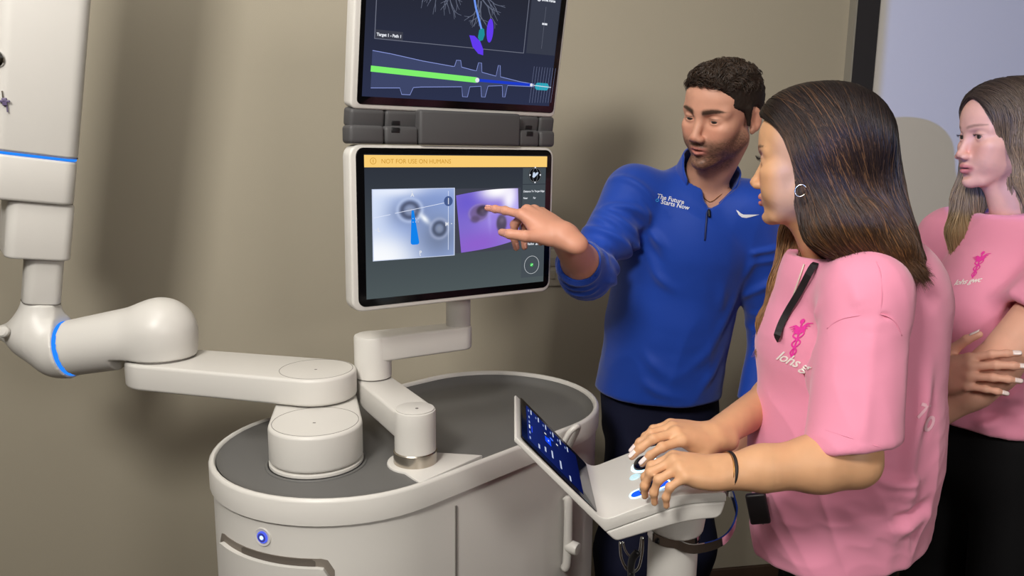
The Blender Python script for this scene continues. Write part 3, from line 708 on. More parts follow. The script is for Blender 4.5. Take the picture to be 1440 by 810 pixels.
# ---- the instrument arm on the left
AB = (-0.362, 1.375)
prism('arm_base_ring', circle(AB, 0.0935, 48), ZT - 0.012, ZT - 0.0055, M_TRAY, cart, bevel=0.002); prism('arm_base_gap', circle(AB, 0.0885, 48), ZT - 0.008, ZT - 0.0045, M_DARK, cart); prism('arm_base_plinth', circle(AB, 0.0862, 48), ZT - 0.008, ZT + 0.0015, M_WHITE2, cart, bevel=0.0012)
AB2 = (-0.395, 1.52)
def big_link(name, c1, r1, c2, r2, z0, z1, b=0.007): return prism(name, hull2(c1, r1, c2, r2, 26), z0, z1, M_WHITE, cart, bevel=b, seg=4)
big_link('arm_base_link', AB, 0.0855, AB2, 0.079, ZT + 0.003, 1.022)
ring_prism('cap_groove', circle((AB[0], AB[1]), 0.079, 48), circle(AB, 0.078, 48), 1.0217, 1.0223, M_SEAM, cart)
box('cap_mark', (0.005, 0.003, 0.0006), T4(AB[0], AB[1] - .01, 1.0222), M_SEAM, cart)
prism('joint_gap', circle(AB2, 0.072, 40), 1.020, 1.027, M_SEAM, cart)
AB3 = (-0.742, 1.60)
big_link('forearm_link', AB2, 0.080, AB3, 0.075, 1.0255, 1.0805)
ring_prism('cap_groove', circle(AB2, 0.073, 48), circle(AB2, 0.072, 48), 1.0802, 1.0808, M_SEAM, cart); box('cap_mark', (0.005, 0.003, 0.0006), T4(AB2[0], AB2[1] - .005, 1.0807), M_SEAM, cart)
prism('joint_gap', circle(AB3, 0.066, 40), 1.079, 1.086, M_SEAM, cart)
eb = V(AB3[0], AB3[1], 1.133); wr = at(102, 489, 1.60); dirw = nrm(wr - eb)
s = Sdf(); s.cone(V(AB3[0], AB3[1], 1.07), V(AB3[0], AB3[1], 1.137), 0.070, 0.066, 0.02); s.cone(eb, wr, 0.0670, 0.0595, 0.025)
s.half((0, 0, 1.0845), (0, 0, -1), lo=(-.826, 1.4, 1.0), hi=(-.6, 1.8, 1.3)); s.half(wr, dirw)
v, f = s.mesh((-1.15, 1.45, 1.0), (-0.62, 1.75, 1.25), 0.003, 1); link('elbow_housing', mesh_np('elbow_housing', v, f), M_WHITE, cart)
RF = np.array(frame(wr, np.cross(dirw, nrm(np.cross(dirw, V(0, 0, 1)))), nrm(np.cross(dirw, V(0, 0, 1))), dirw)); RF = Matrix(RF.tolist())
lathe('led_ring', [(0.040, -0.003), (0.0590, -0.003), (0.0590, 0.0075), (0.040, 0.0075)], RF, M_LED, cart, k=48, label='glowing blue light ring on the arm')
w0 = wr + dirw * 0.0075
up_t = nrm(V(math.sin(math.radians(9.5)), 0, math.cos(math.radians(9.5))))       # the tilted upright of the arm
pc = at(54, 470, 1.60)                                                        # wrist centre
s = Sdf(); s.cone(w0 + dirw * -.0, w0 + dirw * 0.02, 0.0595, 0.0575, 0.0); s.cone(w0, pc - V(0, 0, .005), 0.058, 0.048, 0.02)
s.cone(pc, pc + dirw * 0.09 + V(0, 0, .02), 0.046, 0.012, 0.03); s.cone(pc + up_t * 0.0, pc + up_t * 0.085, 0.040, 0.035, 0.035)
s.half(w0, -dirw); s.half(pc + up_t * 0.072, up_t)
v, f = s.mesh(pc - .16, pc + .16, 0.003, 1); link('wrist_housing', mesh_np('wrist_housing', v, f), M_WHITE, cart)
yaw = math.radians(38); ex = V(math.cos(yaw), math.sin(yaw), 0); ex = nrm(ex - up_t * (ex @ up_t)); ey = np.cross(up_t, ex)
def up_frame(h, dx=0.0, dy=0.0): return frame(pc + up_t * h + ex * dx + ey * dy, ex, ey, up_t)
lathe('wrist_knob', [(0, 0), (0.012, 0), (0.012, .006), (.009, .010), (0, .011)], frame(at(6, 467, 1.55), (1, 0, 0), (0, 0.4, .9), (0, -.9, .4)), M_WHITE2, cart, k=20)
def upright_box(name, sx_, sy_, h0, h1, dx, dy, r, mt, bev=0.003, label=None):
    return prism(name, rrect(-sx_ / 2, -sy_ / 2, sx_ / 2, sy_ / 2, r, 8), h0, h1, mt, cart, M=up_frame(0, dx, dy), bevel=bev, label=label)
upright_box('arm_upright', 0.070, 0.062, 0.072, 0.18, 0, 0, 0.020, M_WHITE2)
upright_box('upright_joint', 0.0704, 0.0624, 0.0715, 0.0728, 0, 0, 0.020, M_SEAM, 0)
upright_box('carriage_block', 0.118, 0.128, 0.170, 0.288, -0.016, 0.016, 0.020, M_WHITE, 0.006)
upright_box('carriage_gap', 0.105, 0.11, 0.284, 0.292, -0.012, 0.015, 0.015, M_SEAM, 0)
BH = 0.288; BX, BY = -0.036, 0.040
upright_box('drive_housing_base', 0.152, 0.200, BH, BH + .090, BX, BY, 0.026, M_WHITE, 0.007)
upright_box('led_strip', 0.1505, 0.1985, BH + .0895, BH + .0965, BX, BY, 0.0255, M_LED, 0.001, 'glowing blue light strip around the housing')
upright_box('drive_housing', 0.154, 0.202, BH + .096, BH + .72, BX, BY, 0.027, M_WHITE, 0.004)
upright_box('housing_seam', 0.1545, 0.2025, BH + .0945, BH + .0962, BX, BY, 0.027, M_SEAM, 0)
_h = [o for o in bpy.data.objects if o.name == 'drive_housing'][0]
_hb = BVHTree.FromPolygons([tuple(v.co) for v in _h.data.vertices], [tuple(p.vertices) for p in _h.data.polygons])
def on_housing(px, py):
    h = _hb.ray_cast(Vector((0, 0, CAM_H)), Vector(nrm(ray(px, py)))); return (np.array(h[0]), np.array(h[1])) if h[0] else (at(px, py, 1.5), V(0, -1, 0))
q, n_ = on_housing(-3, 83); e1_ = nrm(np.cross((0, 0, 1), n_)); lathe('release_button', [(0, 0), (.015, 0), (.015, .003), (.011, .005), (.008, .004), (0, .0042)], frame(q, e1_, np.cross(n_, e1_), n_), M_POLISH, cart, k=28)
q, n_ = on_housing(7, 143); e1_ = nrm(np.cross((0, 0, 1), n_)); FC = frame(q, e1_, np.cross(n_, e1_), n_)
M_CLIP = mat('violet_clip', srgb(92, 80, 112), .4)
cl_ = box('connector_clip', (.008, .014, .006), FC @ T4(0, 0, .003), M_CLIP, cart, bevel=.001)
box('clip_wing', (.018, .004, .004), FC @ T4(0, .001, .004), M_CLIP, cl_, bevel=.001); box('clip_pin', (.002, .022, .002), FC @ T4(.003, -.008, .003), M_CLIP, cl_); box('clip_pin', (.002, .022, .002), FC @ T4(-.002, .009, .003), M_CHROME, cl_)
# ------------------------------------------------------------------ the hand controller on its pedestal
con = empty('control_console', (0.24, 1.18, 0), 'white pedestal control console with a tilted touch screen, trackball and scroll wheel', 'control console')
YN, YF = 1.08, 1.278
MC = frame((0, 0, 0), (1, 0, 0), (0, 0, 1), (0, -1, 0))          # local x -> X, local y -> Z, local z -> -Y
ST, HG, KK, PE = (0.013, 1.110), (0.141, 0.978), (0.238, 1.020), (0.322, 1.026)
def fil(p0, p1, p2, r, n=5):
    """rounded corner at p1"""
    a = V(*p1) + nrm(V(*p0) - V(*p1)) * r; b = V(*p1) + nrm(V(*p2) - V(*p1)) * r
    return [tuple((1 - t) ** 2 * a + 2 * t * (1 - t) * V(*p1) + t * t * b) for t in np.linspace(0, 1, n)]
BT = (0.160, 0.944); BK = (0.268, 0.980); BE = (0.316, 0.984)
G0, G1, G2 = (0.1445, 0.9605), (0.258, 1.0065), (0.322, 1.0115)        # the seam between the shells
upper = [G0] + [(0.006, 1.101)] + fil((0.006, 1.101), (0.006, 1.107), ST, 0.003) + fil(ST, HG, KK, 0.016) + fil(HG, KK, PE, 0.03) + fil(KK, PE, G2, 0.007) + [G2] + fil(G2, G1, G0, 0.03)
prism('upper_shell', upper, -YF, -YN, M_WHITE, con, M=MC, bevel=0.0045, seg=3)
lower = [(G0[0], G0[1] - .001)] + fil(G0, BT, BK, 0.008) + fil(BT, BK, BE, 0.03) + fil(BK, BE, G2, 0.012) + [(G2[0], G2[1] - .0012)] + [(p[0], p[1] - .0012) for p in fil(G2, G1, G0, 0.03)]
prism('lower_shell', lower, -YF + .0005, -YN - .0005, M_WHITE, con, M=MC, bevel=0.0035, seg=3)
sv = nrm(V(ST[0] - HG[0], 0, ST[1] - HG[1])); sw = nrm(np.cross(V(0, 1, 0), sv)); SL = math.hypot(ST[0] - HG[0], ST[1] - HG[1])
MS = frame((HG[0], YN, HG[1]), (0, 1, 0), sv, sw); SWD = YF - YN
tp = prism('touch_screen', rrect(0.006, 0.013, SWD - 0.006, SL - 0.005, 0.006), -0.002, 0.0008, M_GLASS, con, M=MS, bevel=0.0006, label='tilted dark blue touch screen')
grid_panel('display', 0.022, 0.042, SWD - 0.022, SL - 0.018, MS, M_PIC, tp, lambda s, t: np.stack([lerp(10, 26, t), lerp(18, 40, t), lerp(66, 104, t)], -1), 20, 0.0011)
def cs(x, y): return (lerp(0.022, SWD - 0.022, x), lerp(0.042, SL - 0.018, y))
def csq(n, x, y, w, h, m, z=0.0015): a = cs(x, y); return flat(n, quad_of(a[0], a[1], a[0] + w, a[1] + h), MS, m, tp, w=z)
for k in range(6):
    csq('menu_label', .84, .90 - k * .145, .020, .0022, E_(190, 200, 225)); csq('menu_icon', .86, .95 - k * .145, .008, .0022, E_(120, 140, 190))
for k in range(5): csq('tab_label', .06 + .15 * k, .945, .009 if k != 2 else .014, .0024, E_(150, 165, 205) if k != 2 else W_)
csq('tab_underline', .30, .905, .026, .0016, E_(40, 70, 235))
csq('select_button', .46, .545, .026, .0135, E_(20, 75, 250)); csq('select_mark', .53, .585, .004, .002, W_, .0018)
csq('icon_tile', .60, .60, .017, .012, E_(24, 34, 78)); csq('icon_tile', .62, .37, .017, .012, E_(24, 34, 78)); csq('icon_mark', .66, .63, .004, .004, W_, .0018); csq('icon_mark', .68, .40, .004, .004, W_, .0018)
flat('round_icon', circle(cs(.70, .52), .0042, 18), MS, E_(70, 110, 240), tp, w=.0015)
for x, y, w in ((.05, .78, .016), (.14, .66, .018), (.16, .53, .028), (.10, .38, .030), (.02, .22, .018)): csq('caption', x, y, w, .0030, E_(185, 195, 222))
# deck: trackball, select button, scroll wheel, each in a glowing ring
dn = nrm(V(-(KK[1] - HG[1]), 0, KK[0] - HG[0])); de = nrm(V(KK[0] - HG[0], 0, KK[1] - HG[1])); dp = V(HG[0], 1.1, HG[1])
def deck(px, py, lift=0.0): return onplane(px, py, dp, dn) + dn * lift
def deck_frame(c): return frame(c, de, (0, 1, 0), dn)
M_BALL = mat('trackball_gloss', srgb(10, 10, 26), 0.06, spec=0.6, coat=0.5); M_RING = emat('ring_glow', srgb(190, 235, 255), 2.6)
M_BLUEGLOW = emat('slot_glow', srgb(20, 70, 235), 2.2)
tb = deck(906, 654)
TBF = deck_frame(tb)
tr = lathe('trackball', [(0.0, 0.0145)] + [(0.0185 * math.cos(t), 0.0145 * math.sin(t)) for t in np.linspace(math.pi / 2, 0, 12)][1:] + [(0.0185, -0.004)], TBF, M_BALL, con, label='glossy black trackball')
lathe('trackball_light', [(0.0187, 0.0002), (0.0187, 0.0012), (0.0225, 0.0012), (0.0232, 0.0002)], TBF, M_RING, con)
sb = deck(893, 671); lathe('select_button', [(0, .0016), (.0085, .0016), (.0095, .0006), (.0095, -.001)], deck_frame(sb), mat('button_glow_soft', srgb(205, 220, 225), .4, emit=srgb(150, 235, 255), estr=.28), con)
ring_prism('select_button_ring', circle((0, 0), .0055, 24), circle((0, 0), .0047, 24), .0014, .0018, E_(190, 245, 255), con, M=deck_frame(sb))
sw_ = deck(914, 688); SWF = deck_frame(sw_)
def stad(a, b, r, n=10): return hull2((a, 0), r, (b, 0), r + 1e-5, n)
ring_prism('wheel_light', stad(-.021, .021, .0125), stad(-.021, .021, .0102), 0.0001, 0.0013, M_RING, con, M=SWF)
prism('wheel_slot', stad(-.021, .021, .0101), -0.001, 0.0006, M_BLUEGLOW, con, M=SWF)
wm = frame(sw_ + dn * -.006, de, np.cross((0, 1, 0), de), (0, 1, 0))
lathe('scroll_wheel', [(0, -.0068), (.0165, -.0068), (.0182, -.005), (.0182, .005), (.0165, .0068), (0, .0068)], wm, M_BALL, con, k=40, label='black scroll wheel lit from below')
# pedestal
cc = at(945, 790, 1.185); CX, CY = cc[0], cc[1]
lathe('pedestal_column', [(0.036, 0.05), (0.0385, 0.5), (0.0405, 0.905)], T4(CX, CY, 0), M_WHITE, con, k=48)
s = Sdf(); s.cone((CX, CY, 0.90), (CX, CY, 0.925), 0.040, 0.040, 0.0); s.cone((CX + 0.002, CY, 0.925), (CX + 0.012, CY, 0.985), 0.041, 0.046, 0.02, flat=((0, 1, 0), 1.25)); s.half((0, 0, 0.917), (0, 0, -1)); s.half((CX, CY, .972), nrm(V(-.36, 0, .93)))
v, f = s.mesh((CX - .09, CY - .09, .88), (CX + .09, CY + .09, 1.05), .004, 1)
keep = None
link('pedestal_neck', mesh_np('pedestal_neck', v, f), M_WHITE, con)
lathe('pedestal_foot', [(0, 0.0), (0.16, 0.0), (0.16, 0.02), (0.13, 0.035), (0.05, 0.05), (0.036, 0.06)], T4(CX, CY, 0), M_WHITE, con, k=48)
lathe('pedestal_band', [(0.0408, 0.902), (0.0425, 0.902), (0.0425, 0.917), (0.0408, 0.917)], T4(CX, CY, 0), M_POLISH, con, k=48)
def band(name, P, h, t, mt, parent, n=40):
    """flat strap standing on edge along the horizontal path P"""
    P = resample(P, n); T = np.gradient(P, axis=0); T[:, 2] = 0; T /= np.linalg.norm(T, axis=1)[:, None]; N = np.stack([-T[:, 1], T[:, 0], 0 * T[:, 0]], 1) * t / 2; Z = V(0, 0, h / 2)
    R = [P + N + Z, P - N + Z, P - N - Z, P + N - Z]; v = np.vstack(R); f = [(a * n + i, a * n + i + 1, b * n + i + 1, b * n + i) for a, b in ((0, 1), (1, 2), (2, 3), (3, 0)) for i in range(n - 1)] + [(0, n, 2 * n, 3 * n), (n - 1, 4 * n - 1, 3 * n - 1, 2 * n - 1)]
    bm = bmesh.new(); vs = [bm.verts.new(p) for p in v]
    for q in f: bm.faces.new([vs[i] for i in q])
    return obj_bm(name, bm, mt, parent, smooth=True)
hl = [V(CX + .0435 * math.cos(a), CY + .0435 * math.sin(a), .9095) for a in np.radians([-150, -120, -95])] + [onz(px, py, .912) for px, py in ((975, 772), (1010, 764), (1028, 748), (1036, 724), (1033, 706), (1028, 694), (1012, 690))]
band('steel_handle', hl, 0.015, 0.003, M_POLISH, con)
for k in range(2):
    q = V(CX + .002 + .008 * k, CY - .0455, .9095); lathe('handle_screw', [(0, 0), (.003, 0), (.003, .001), (0, .0012)], frame(q + V(0, -.003, 0), (1, 0, 0), (0, 0, 1), (0, -1, 0)), M_CHROME, con, k=12)
tube('cable_hanger', [at(872, 762, 1.16), at(874, 785, 1.16), at(884, 803, 1.16), at(897, 800, 1.16), at(903, 778, 1.16), at(904, 755, 1.16)], .0022, M_POLISH, con, n=24, k=8)
tube('cable_hanger', [at(876, 762, 1.2), at(880, 775, 1.2), at(890, 785, 1.2), at(899, 775, 1.2), at(902, 755, 1.2)], .0018, M_POLISH, con, n=24, k=8)
tube('cable', [at(897, 776, 1.15), at(890, 785, 1.15), at(887, 800, 1.15), at(888, 830, 1.16), V(CX - .05, CY, .5), V(CX - .04, CY, .06)], .006, M_DARK, con, n=30, k=10)
# ------------------------------------------------------------------ people: shared builders
def head_R(phi, pitch=0, roll=0):
    p, a, r = map(math.radians, (phi, pitch, roll)); f0 = V(math.cos(p), math.sin(p), 0); l = V(-math.sin(p), math.cos(p), 0); u0 = V(0, 0, 1)
    f = f0 * math.cos(a) - u0 * math.sin(a); u = u0 * math.cos(a) + f0 * math.sin(a)
    u, l = u * math.cos(r) + l * math.sin(r), l * math.cos(r) - u * math.sin(r)
    return np.stack([f, l, u], 1)
class Head:
    """head in a local frame (forward, left, up) in millimetres, scaled by s"""
    def __init__(self, o, R, s=1.0, female=True, **kw):
        self.o, self.R, self.s, self.fe = np.asarray(o, float), R, s * 0.001, female; self.kw = kw
    def W(self, f, l, u): return self.o + self.R @ (V(f, l, u) * self.s)
    def L(self, p): return (p - self.o) @ self.R / self.s
    def add(self, S):
        s = self.s; fe = self.fe; k = lambda x: x * s; c = lambda f, l, u: V(f, l, u) * s; kw = self.kw
        S.frame(self.o, self.R)
        S.ell(c(-2, 0, 32), c(97, 74, 78), k(10)); S.ell(c(38, 0, 42), c(54, 60, 50), k(18)); S.ell(c(36, 0, -26), c(49, 57, 64), k(18))
        jw = 44 if fe else 51; jr = 15 if fe else 19
        for sg in (-1, 1):
            S.cone(c(2, sg * jw, -48), c(60, sg * 17, -93), k(jr), k(15), k(22))
            S.ell(c(56, sg * 42, -20), c(26, 20, 17), k(20))
            S.ell(c(58, sg * 32, -48), c(24, 22, 26), k(22))
        S.ell(c(78, 0, -96 if fe else -99), c(15, 16 if fe else 21, 15), k(16))
        S.ell(c(66, 0, -62), c(25, 30, 30), k(16))
        br = 8 if fe else 11
        for sg in (-1, 1): S.cone(c(84, sg * 12, 17), c(67, sg * 46, 15), k(br), k(br - 1), k(16))
        # eye sockets, lids
        for sg in (-1, 1): S.ell(c(89, sg * 32, 0), c(11, 19, 11), k(12), '-')
        for sg in (-1, 1):
            S.ell(c(72.8, sg * 31.5, 0), c(13.8, 15.5, 13.2), k(5))
            S.ell(c(88, sg * 31.5, kw.get('eye_u', -1.0)), c(9, 13.6, kw.get('eye_h', 4.6)), k(2.0), '-')
        # nose
        nt = kw.get('nose', 0)
        nw = 1.0 if fe else 1.25
        S.cone(c(85, 0, 6), c(103 + nt, 0, -34), k(6.5 * nw), k(7.5 * nw), k(11)); S.ell(c(103.5 + nt, 0, -38), c(9.5, 9.0 * nw, 8.0), k(7))
        for sg in (-1, 1):
            S.ell(c(97, sg * 11.5, -42), c(11, 7, 7), k(6)); S.ell(c(101, sg * 6.5, -48.5), c(6, 3.2, 3.2), k(2.5), '-')
        # mouth
        mo = kw.get('mouth', 1.2); lf = 1.25 if fe else 1.0
        for sg in (-1, 1): S.cone(c(92.5, sg * 5, -62.5), c(81, sg * 23, -67.5), k(5.2 * lf), k(2.5), k(6))
        S.cone(c(90.5, 0, -74), c(80, 22, -70), k(6.2 * lf), k(2.5), k(6)); S.cone(c(90.5, 0, -74), c(80, -22, -70), k(6.2 * lf), k(2.5), k(6))
        S.ell(c(101, 0, -68.2), c(16, 22, mo), k(3), '-')
        S.ell(c(92, 0, -85), c(8, 16, 5), k(8), '-')
        # ears
        for sg in (-1, 1):
            Re = np.stack([nrm(V(.93, -sg * .36, -.12)), nrm(V(sg * .36, .93, 0)) * 1.0, V(0, 0, 1)], 1); Re[:, 2] = np.cross(Re[:, 0], Re[:, 1]); 
            if sg < 0: Re = np.stack([nrm(V(.93, .36, -.12)), nrm(V(-.36, .93, 0)), np.cross(nrm(V(.93, .36, -.12)), nrm(V(-.36, .93, 0)))], 1)
            S.ell(c(-12, sg * 75, -8), c(17, 6, 28), k(5), R=Re); S.ell(c(-9, sg * 81.5, -6), c(9.5, 6, 18), k(3), '-', R=Re); S.ell(c(-17, sg * 77, -4), c(4, 3.5, 14), k(3), R=Re); S.ell(c(-5, sg * 74, -31), c(7.5, 5, 8.5), k(5))
        S.frame()
        return S
    def pigment(self, P, skin, lip, brow, extra=None):
        q = self.L(P); f, l, u = q[:, 0], q[:, 1], q[:, 2]; al = np.abs(l)
        skin = np.array(skin); c = np.repeat(skin[None], len(P), 0)
        def mx(w, col): nonlocal c; c = c * (1 - w[:, None]) + np.array(col) * w[:, None]
        front = 1 / (1 + np.exp(-(f - 45) / 6))
        red = skin * np.array([1.02, .80, .76])
        mx(front * np.exp(-((al - 38) / 20) ** 2 - ((u + 30) / 17) ** 2) * .45, red); mx(front * np.exp(-(l / 12) ** 2 - ((u + 40) / 10) ** 2) * .5, red)
        mx(np.exp(-((al - 78) / 10) ** 2 - ((u + 10) / 30) ** 2 - ((f + 10) / 22) ** 2) * .45, red)
        n = snoise(q / 14, 3, 3); c *= (1 + .05 * n)[:, None]
        # lips
        lw = 25; ed = lambda x, w: 1 / (1 + np.exp(-x / w))
        upl = -57.5 - 6.5 * np.clip(al / lw, 0, 1) ** 1.6 + 1.3 * np.exp(-(al / 2.5) ** 2) * -1; lol = -80.5 + 9.5 * np.clip(al / lw, 0, 1) ** 2
        wl = ed(upl - u, 1.0) * ed(u - lol, 1.0) * ed(lw - al, 1.5) * ed(f - 78, 2)
        mx(wl * .85, lip); mx(np.exp(-((u + 68.3) / 1.5) ** 2) * ed(23 - al, 1.5) * ed(f - 76, 2) * .75, np.array(lip) * .25)
        # brows
        bu = 19.5 + 4.5 * np.sin(np.clip((al - 12) / 42, 0, 1) * 2.4) - self.kw.get('brow_drop', 0); bt = np.interp(al, [8, 14, 40, 54], [3.0, 4.2, 3.0, .8]) * self.kw.get('brow_w', 1)
        wb = np.exp(-np.abs((u - bu) / bt) ** 3) * ed(al - 11, 1.5) * ed(54 - al, 2) * ed(f - 40, 3)
        mx(np.clip(wb * (1.25 + .35 * snoise(q / V(2.2, 2.2, 6), 9, 2)), 0, 1) * self.kw.get('brow_a', .85), brow)
        # lid margins and lashes line
        we = np.exp(-((al - 31.5) / 13.5) ** 4) * np.exp(-((u - 3.6) / 1.5) ** 2) * ed(f - 70, 2); mx(we * .75, np.array(brow) * .5)
        if extra is not None: c = extra(self, q, c)
        return c
    def eyes(self, parent, iris, gaze=(0, 0)):
        out = []
        for sg in (-1, 1):
            n, m = 20, 28; th = np.linspace(0, np.pi, n); ph = np.linspace(0, 2 * np.pi, m, endpoint=False)
            a, b = map(math.radians, gaze); g = nrm(V(math.cos(b) * math.cos(a), math.cos(b) * math.sin(a), math.sin(b))); e1 = nrm(np.cross(V(0, 0, 1), g)); e2 = np.cross(g, e1)
            T, Pp = np.meshgrid(th, ph, indexing='ij')
            d = np.cos(T)[..., None] * g + (np.sin(T) * np.cos(Pp))[..., None] * e1 + (np.sin(T) * np.sin(Pp))[..., None] * e2
            v = self.o + (V(73.2, sg * 31.5, 0) + d.reshape(-1, 3) * 11.8) * self.s @ self.R.T
            f = np.array([(i * m + j, i * m + (j + 1) % m, (i + 1) * m + (j + 1) % m, (i + 1) * m + j) for i in range(n - 1) for j in range(m)])
            me = mesh_np('eye', v, f); t = np.degrees(T).ravel(); c = np.full((len(v), 3), .0) + np.array([.50, .46, .44])
            c[t < 37] = iris; c[t < 17] = .006; c[(t > 31) & (t < 39)] *= .4; set_color(me, c)
            out.append(link('eye', me, mat('eye_gloss', (1, 1, 1, 1), .08, attr='pigment'), parent))
        return out
    def lashes(self, parent, surf, col, length=7, n=26, th=0.35, sides=(-1, 1)):
        m = mat('lash_hair', col, .6); pv = []
        for sg in sides:
            for i in range(n):
                t = i / (n - 1) * 2 - 1; l = 31.5 + t * 13.0; u = 3.8 * math.sqrt(max(0, 1 - t * t)) - 1; f = 87.5 - 5.5 * t * t
                a = V(f, sg * l, u); d = V(.9, sg * t * .55, .45)
                P = [a, a + d * length * .5, a + d * length * .8 + V(0, 0, length * .35)]
                pv.append(tube_np(np.array([self.W(*p) for p in P]), np.array([th, th * .8, th * .2]) * self.s, 4))
        v, f = join_np(pv); return link('eyelashes', mesh_np('eyelashes', v, f), m, parent)

def hand(S, w, R, side, s=1.0, curl=None, thumb=None, spread=None, wrist_r=0.0255):
    """hand grown from wrist w; R columns = (towards the fingers, towards the thumb, out of the back of the hand); returns nail frames"""
    c = lambda x, y, z: V(x, y, z) * s
    S.frame(w, R)
    mc = [(.088, .028, .003), (.092, .0085, .006), (.087, -.0115, .004), (.079, -.030, -.001)]
    rk = [.0110, .0112, .0105, .0095]
    for i, m in enumerate(mc):
        S.cone(c(-.004, m[1] * .45, -.001), c(*m), wrist_r * .62, rk[i] * s * 1.04, .012)
    S.cone(c(-.03, 0, 0), c(.004, 0, 0), wrist_r, wrist_r * .93, .014, flat=((0, 0, 1), .76))
    S.ell(c(.045, 0, -.006), c(.046, .036, .0145), .014)
    S.ell(c(.032, .026, -.010), c(.030, .015, .015), .012); S.ell(c(.038, -.026, -.008), c(.036, .014, .014), .012)
    nails = []
    ph = [(.043, .026, .021), (.047, .029, .022), (.043, .027, .022), (.034, .021, .019)]
    rr = [(.0091, .0083, .0074, .0062), (.0093, .0085, .0075, .0063), (.0089, .0080, .0071, .0060), (.0078, .0070, .0063, .0054)]
    curl = curl or [(15, 20, 10)] * 4; spread = spread or (6, 1, -4, -10)
    for i in range(4):
        p = c(*mc[i]); a = 0; sp = math.radians(spread[i]); pts = [p]; Rf = None
        for j in range(3):
            a -= math.radians(curl[i][j]); d = V(math.cos(a) * math.cos(sp), math.sin(sp) * math.cos(a), math.sin(a)); p = p + d * ph[i][j] * s; pts.append(p)
        for j in range(3): S.cone(pts[j], pts[j + 1], rr[i][j] * s, rr[i][j + 1] * s, .0045 if j else .006)
        for j in (1, 2): S.ell(pts[j] + V(-.3 * math.sin(a), 0, .001) * 0 , V(1, 1, 1) * rr[i][j] * s * 1.06, .003)
        lat = nrm(np.cross(V(0, 0, 1), d)); up = np.cross(d, lat)
        nails.append((w + R @ (pts[3] - d * .0035 * s + up * rr[i][3] * s * .80), R @ d, R @ lat, R @ up, rr[i][3] * s))
    t = thumb or [(.60, .62, -.45), (.85, .45, -.25), (.95, .2, -.2)]
    p = c(.018, .024, -.008); L = (.046, .033, .027); r = (.0145, .0110, .0095, .0075); pts = [p]
    for j in range(3): d = nrm(V(*t[j])); p = p + d * L[j] * s; pts.append(p)
    for j in range(3): S.cone(pts[j], pts[j + 1], r[j] * s, r[j + 1] * s, .009 if j == 0 else .004)
    up = nrm(V(-.1, .75, .65)); up = nrm(up - d * (up @ d)); lat = np.cross(up, d)
    nails.append((w + R @ (pts[3] - d * .003 * s + up * .0064 * s), R @ d, R @ lat, R @ up, .0085 * s))
    S.frame()
    return nails
def make_nails(nails, parent, m, length=1.0):
    for c, d, lat, up, r in nails:
        n, k = 7, 7; v = []
        for i in range(n):
            for j in range(k):
                x = (i / (n - 1) - .55) * r * 2.1 * length; y = (j / (k - 1) * 2 - 1); yy = y * r * .78 * (1 if i < n - 2 else (.9 if i == n - 2 else .7))
                v.append(c + d * x + lat * yy + up * (r * .22 * (1 - y * y) + r * .05))
        v = np.array(v); f = np.array([(i * k + j, (i + 1) * k + j, (i + 1) * k + j + 1, i * k + j + 1) for i in range(n - 1) for j in range(k - 1)])
        o = link('fingernail', mesh_np('fingernail', v, f), m, parent)
        md = o.modifiers.new('thick', 'SOLIDIFY'); md.thickness = 0.0006; md.offset = 0
def hand_R(d, back):
    d = nrm(d); b = np.asarray(back, float); b = nrm(b - d * (b @ d)); return d, b
def hand_frame(d, back, side):
    """side 'L' or 'R': thumb axis is set so that fingers, thumb and back of the hand fit that hand"""
    d, b = hand_R(d, back); y = np.cross(b, d) if side == 'R' else np.cross(d, b)
    return np.stack([d, y, b], 1)

def multi_mesh(S, grids, relax=1):
    """grids: list of (lo, hi, h) from fine to coarse; coarser pieces leave out what a finer one already covers"""
    parts = []
    for i, (lo, hi, h) in enumerate(grids):
        v, f = S.mesh(lo, hi, h, relax)
        for lo2, hi2, h2 in grids[:i]:
            m = 2.0 * h2; ins = ((v > np.asarray(lo2) + m) & (v < np.asarray(hi2) - m)).all(1); f = f[~ins[f].all(1)]
        used = np.unique(f); mp = np.full(len(v), -1); mp[used] = np.arange(len(used)); parts.append((v[used], mp[f]))
    return join_np(parts)
def grow(lo, hi, m): return np.asarray(lo, float) - m, np.asarray(hi, float) + m
def bb(pts, m): p = np.array(pts); return p.min(0) - m, p.max(0) + m

M_SKIN = mat('skin', (1, 1, 1, 1), 0.48, spec=0.35, attr='pigment', bump=0.05, bscale=600, sss=0.06)
def cloth(name, S, lo, hi, h, m, parent, relax=2, folds=None, label=None, clean=True):
    v, f = S.mesh(lo, hi, h, relax)
    if folds is not None:
        N = normals_np(v, f); v = v + N * folds(v, N)[:, None]; v = laplace(v, f, .25)
    me = mesh_np(name, v, f); o = link(name, me, m, parent, label); o['_n'] = 0; del o['_n']
    return o, v, f
def creases(v, lines):
    """soft folds: each (points, height, width) lifts (or sinks) the cloth along a curve"""
    out = np.zeros(len(v))
    for pts, A, w in lines:
        P = resample(pts, 14); best = np.full(len(v), 9.0); along = np.zeros(len(v)); sel = np.where(((v > P.min(0) - 3 * w) & (v < P.max(0) + 3 * w)).all(1))[0]
        if not len(sel): continue
        q = v[sel]; b = best[sel]; al = along[sel]
        for i in range(13):
            d = P[i + 1] - P[i]; t = np.clip(((q - P[i]) @ d) / (d @ d), 0, 1); dist = np.linalg.norm(q - P[i] - t[:, None] * d, axis=1); m = dist < b; b[m] = dist[m]; al[m] = (i + t[m]) / 13
        out[sel] += 1.6 * A * np.exp(-(b / w) ** 2) * np.sqrt(np.clip(np.sin(np.pi * np.clip(al, .02, .98)), 0, 1))
    return out
def bvh_of(v, f): return BVHTree.FromPolygons([tuple(p) for p in v], [tuple(q) for q in f])
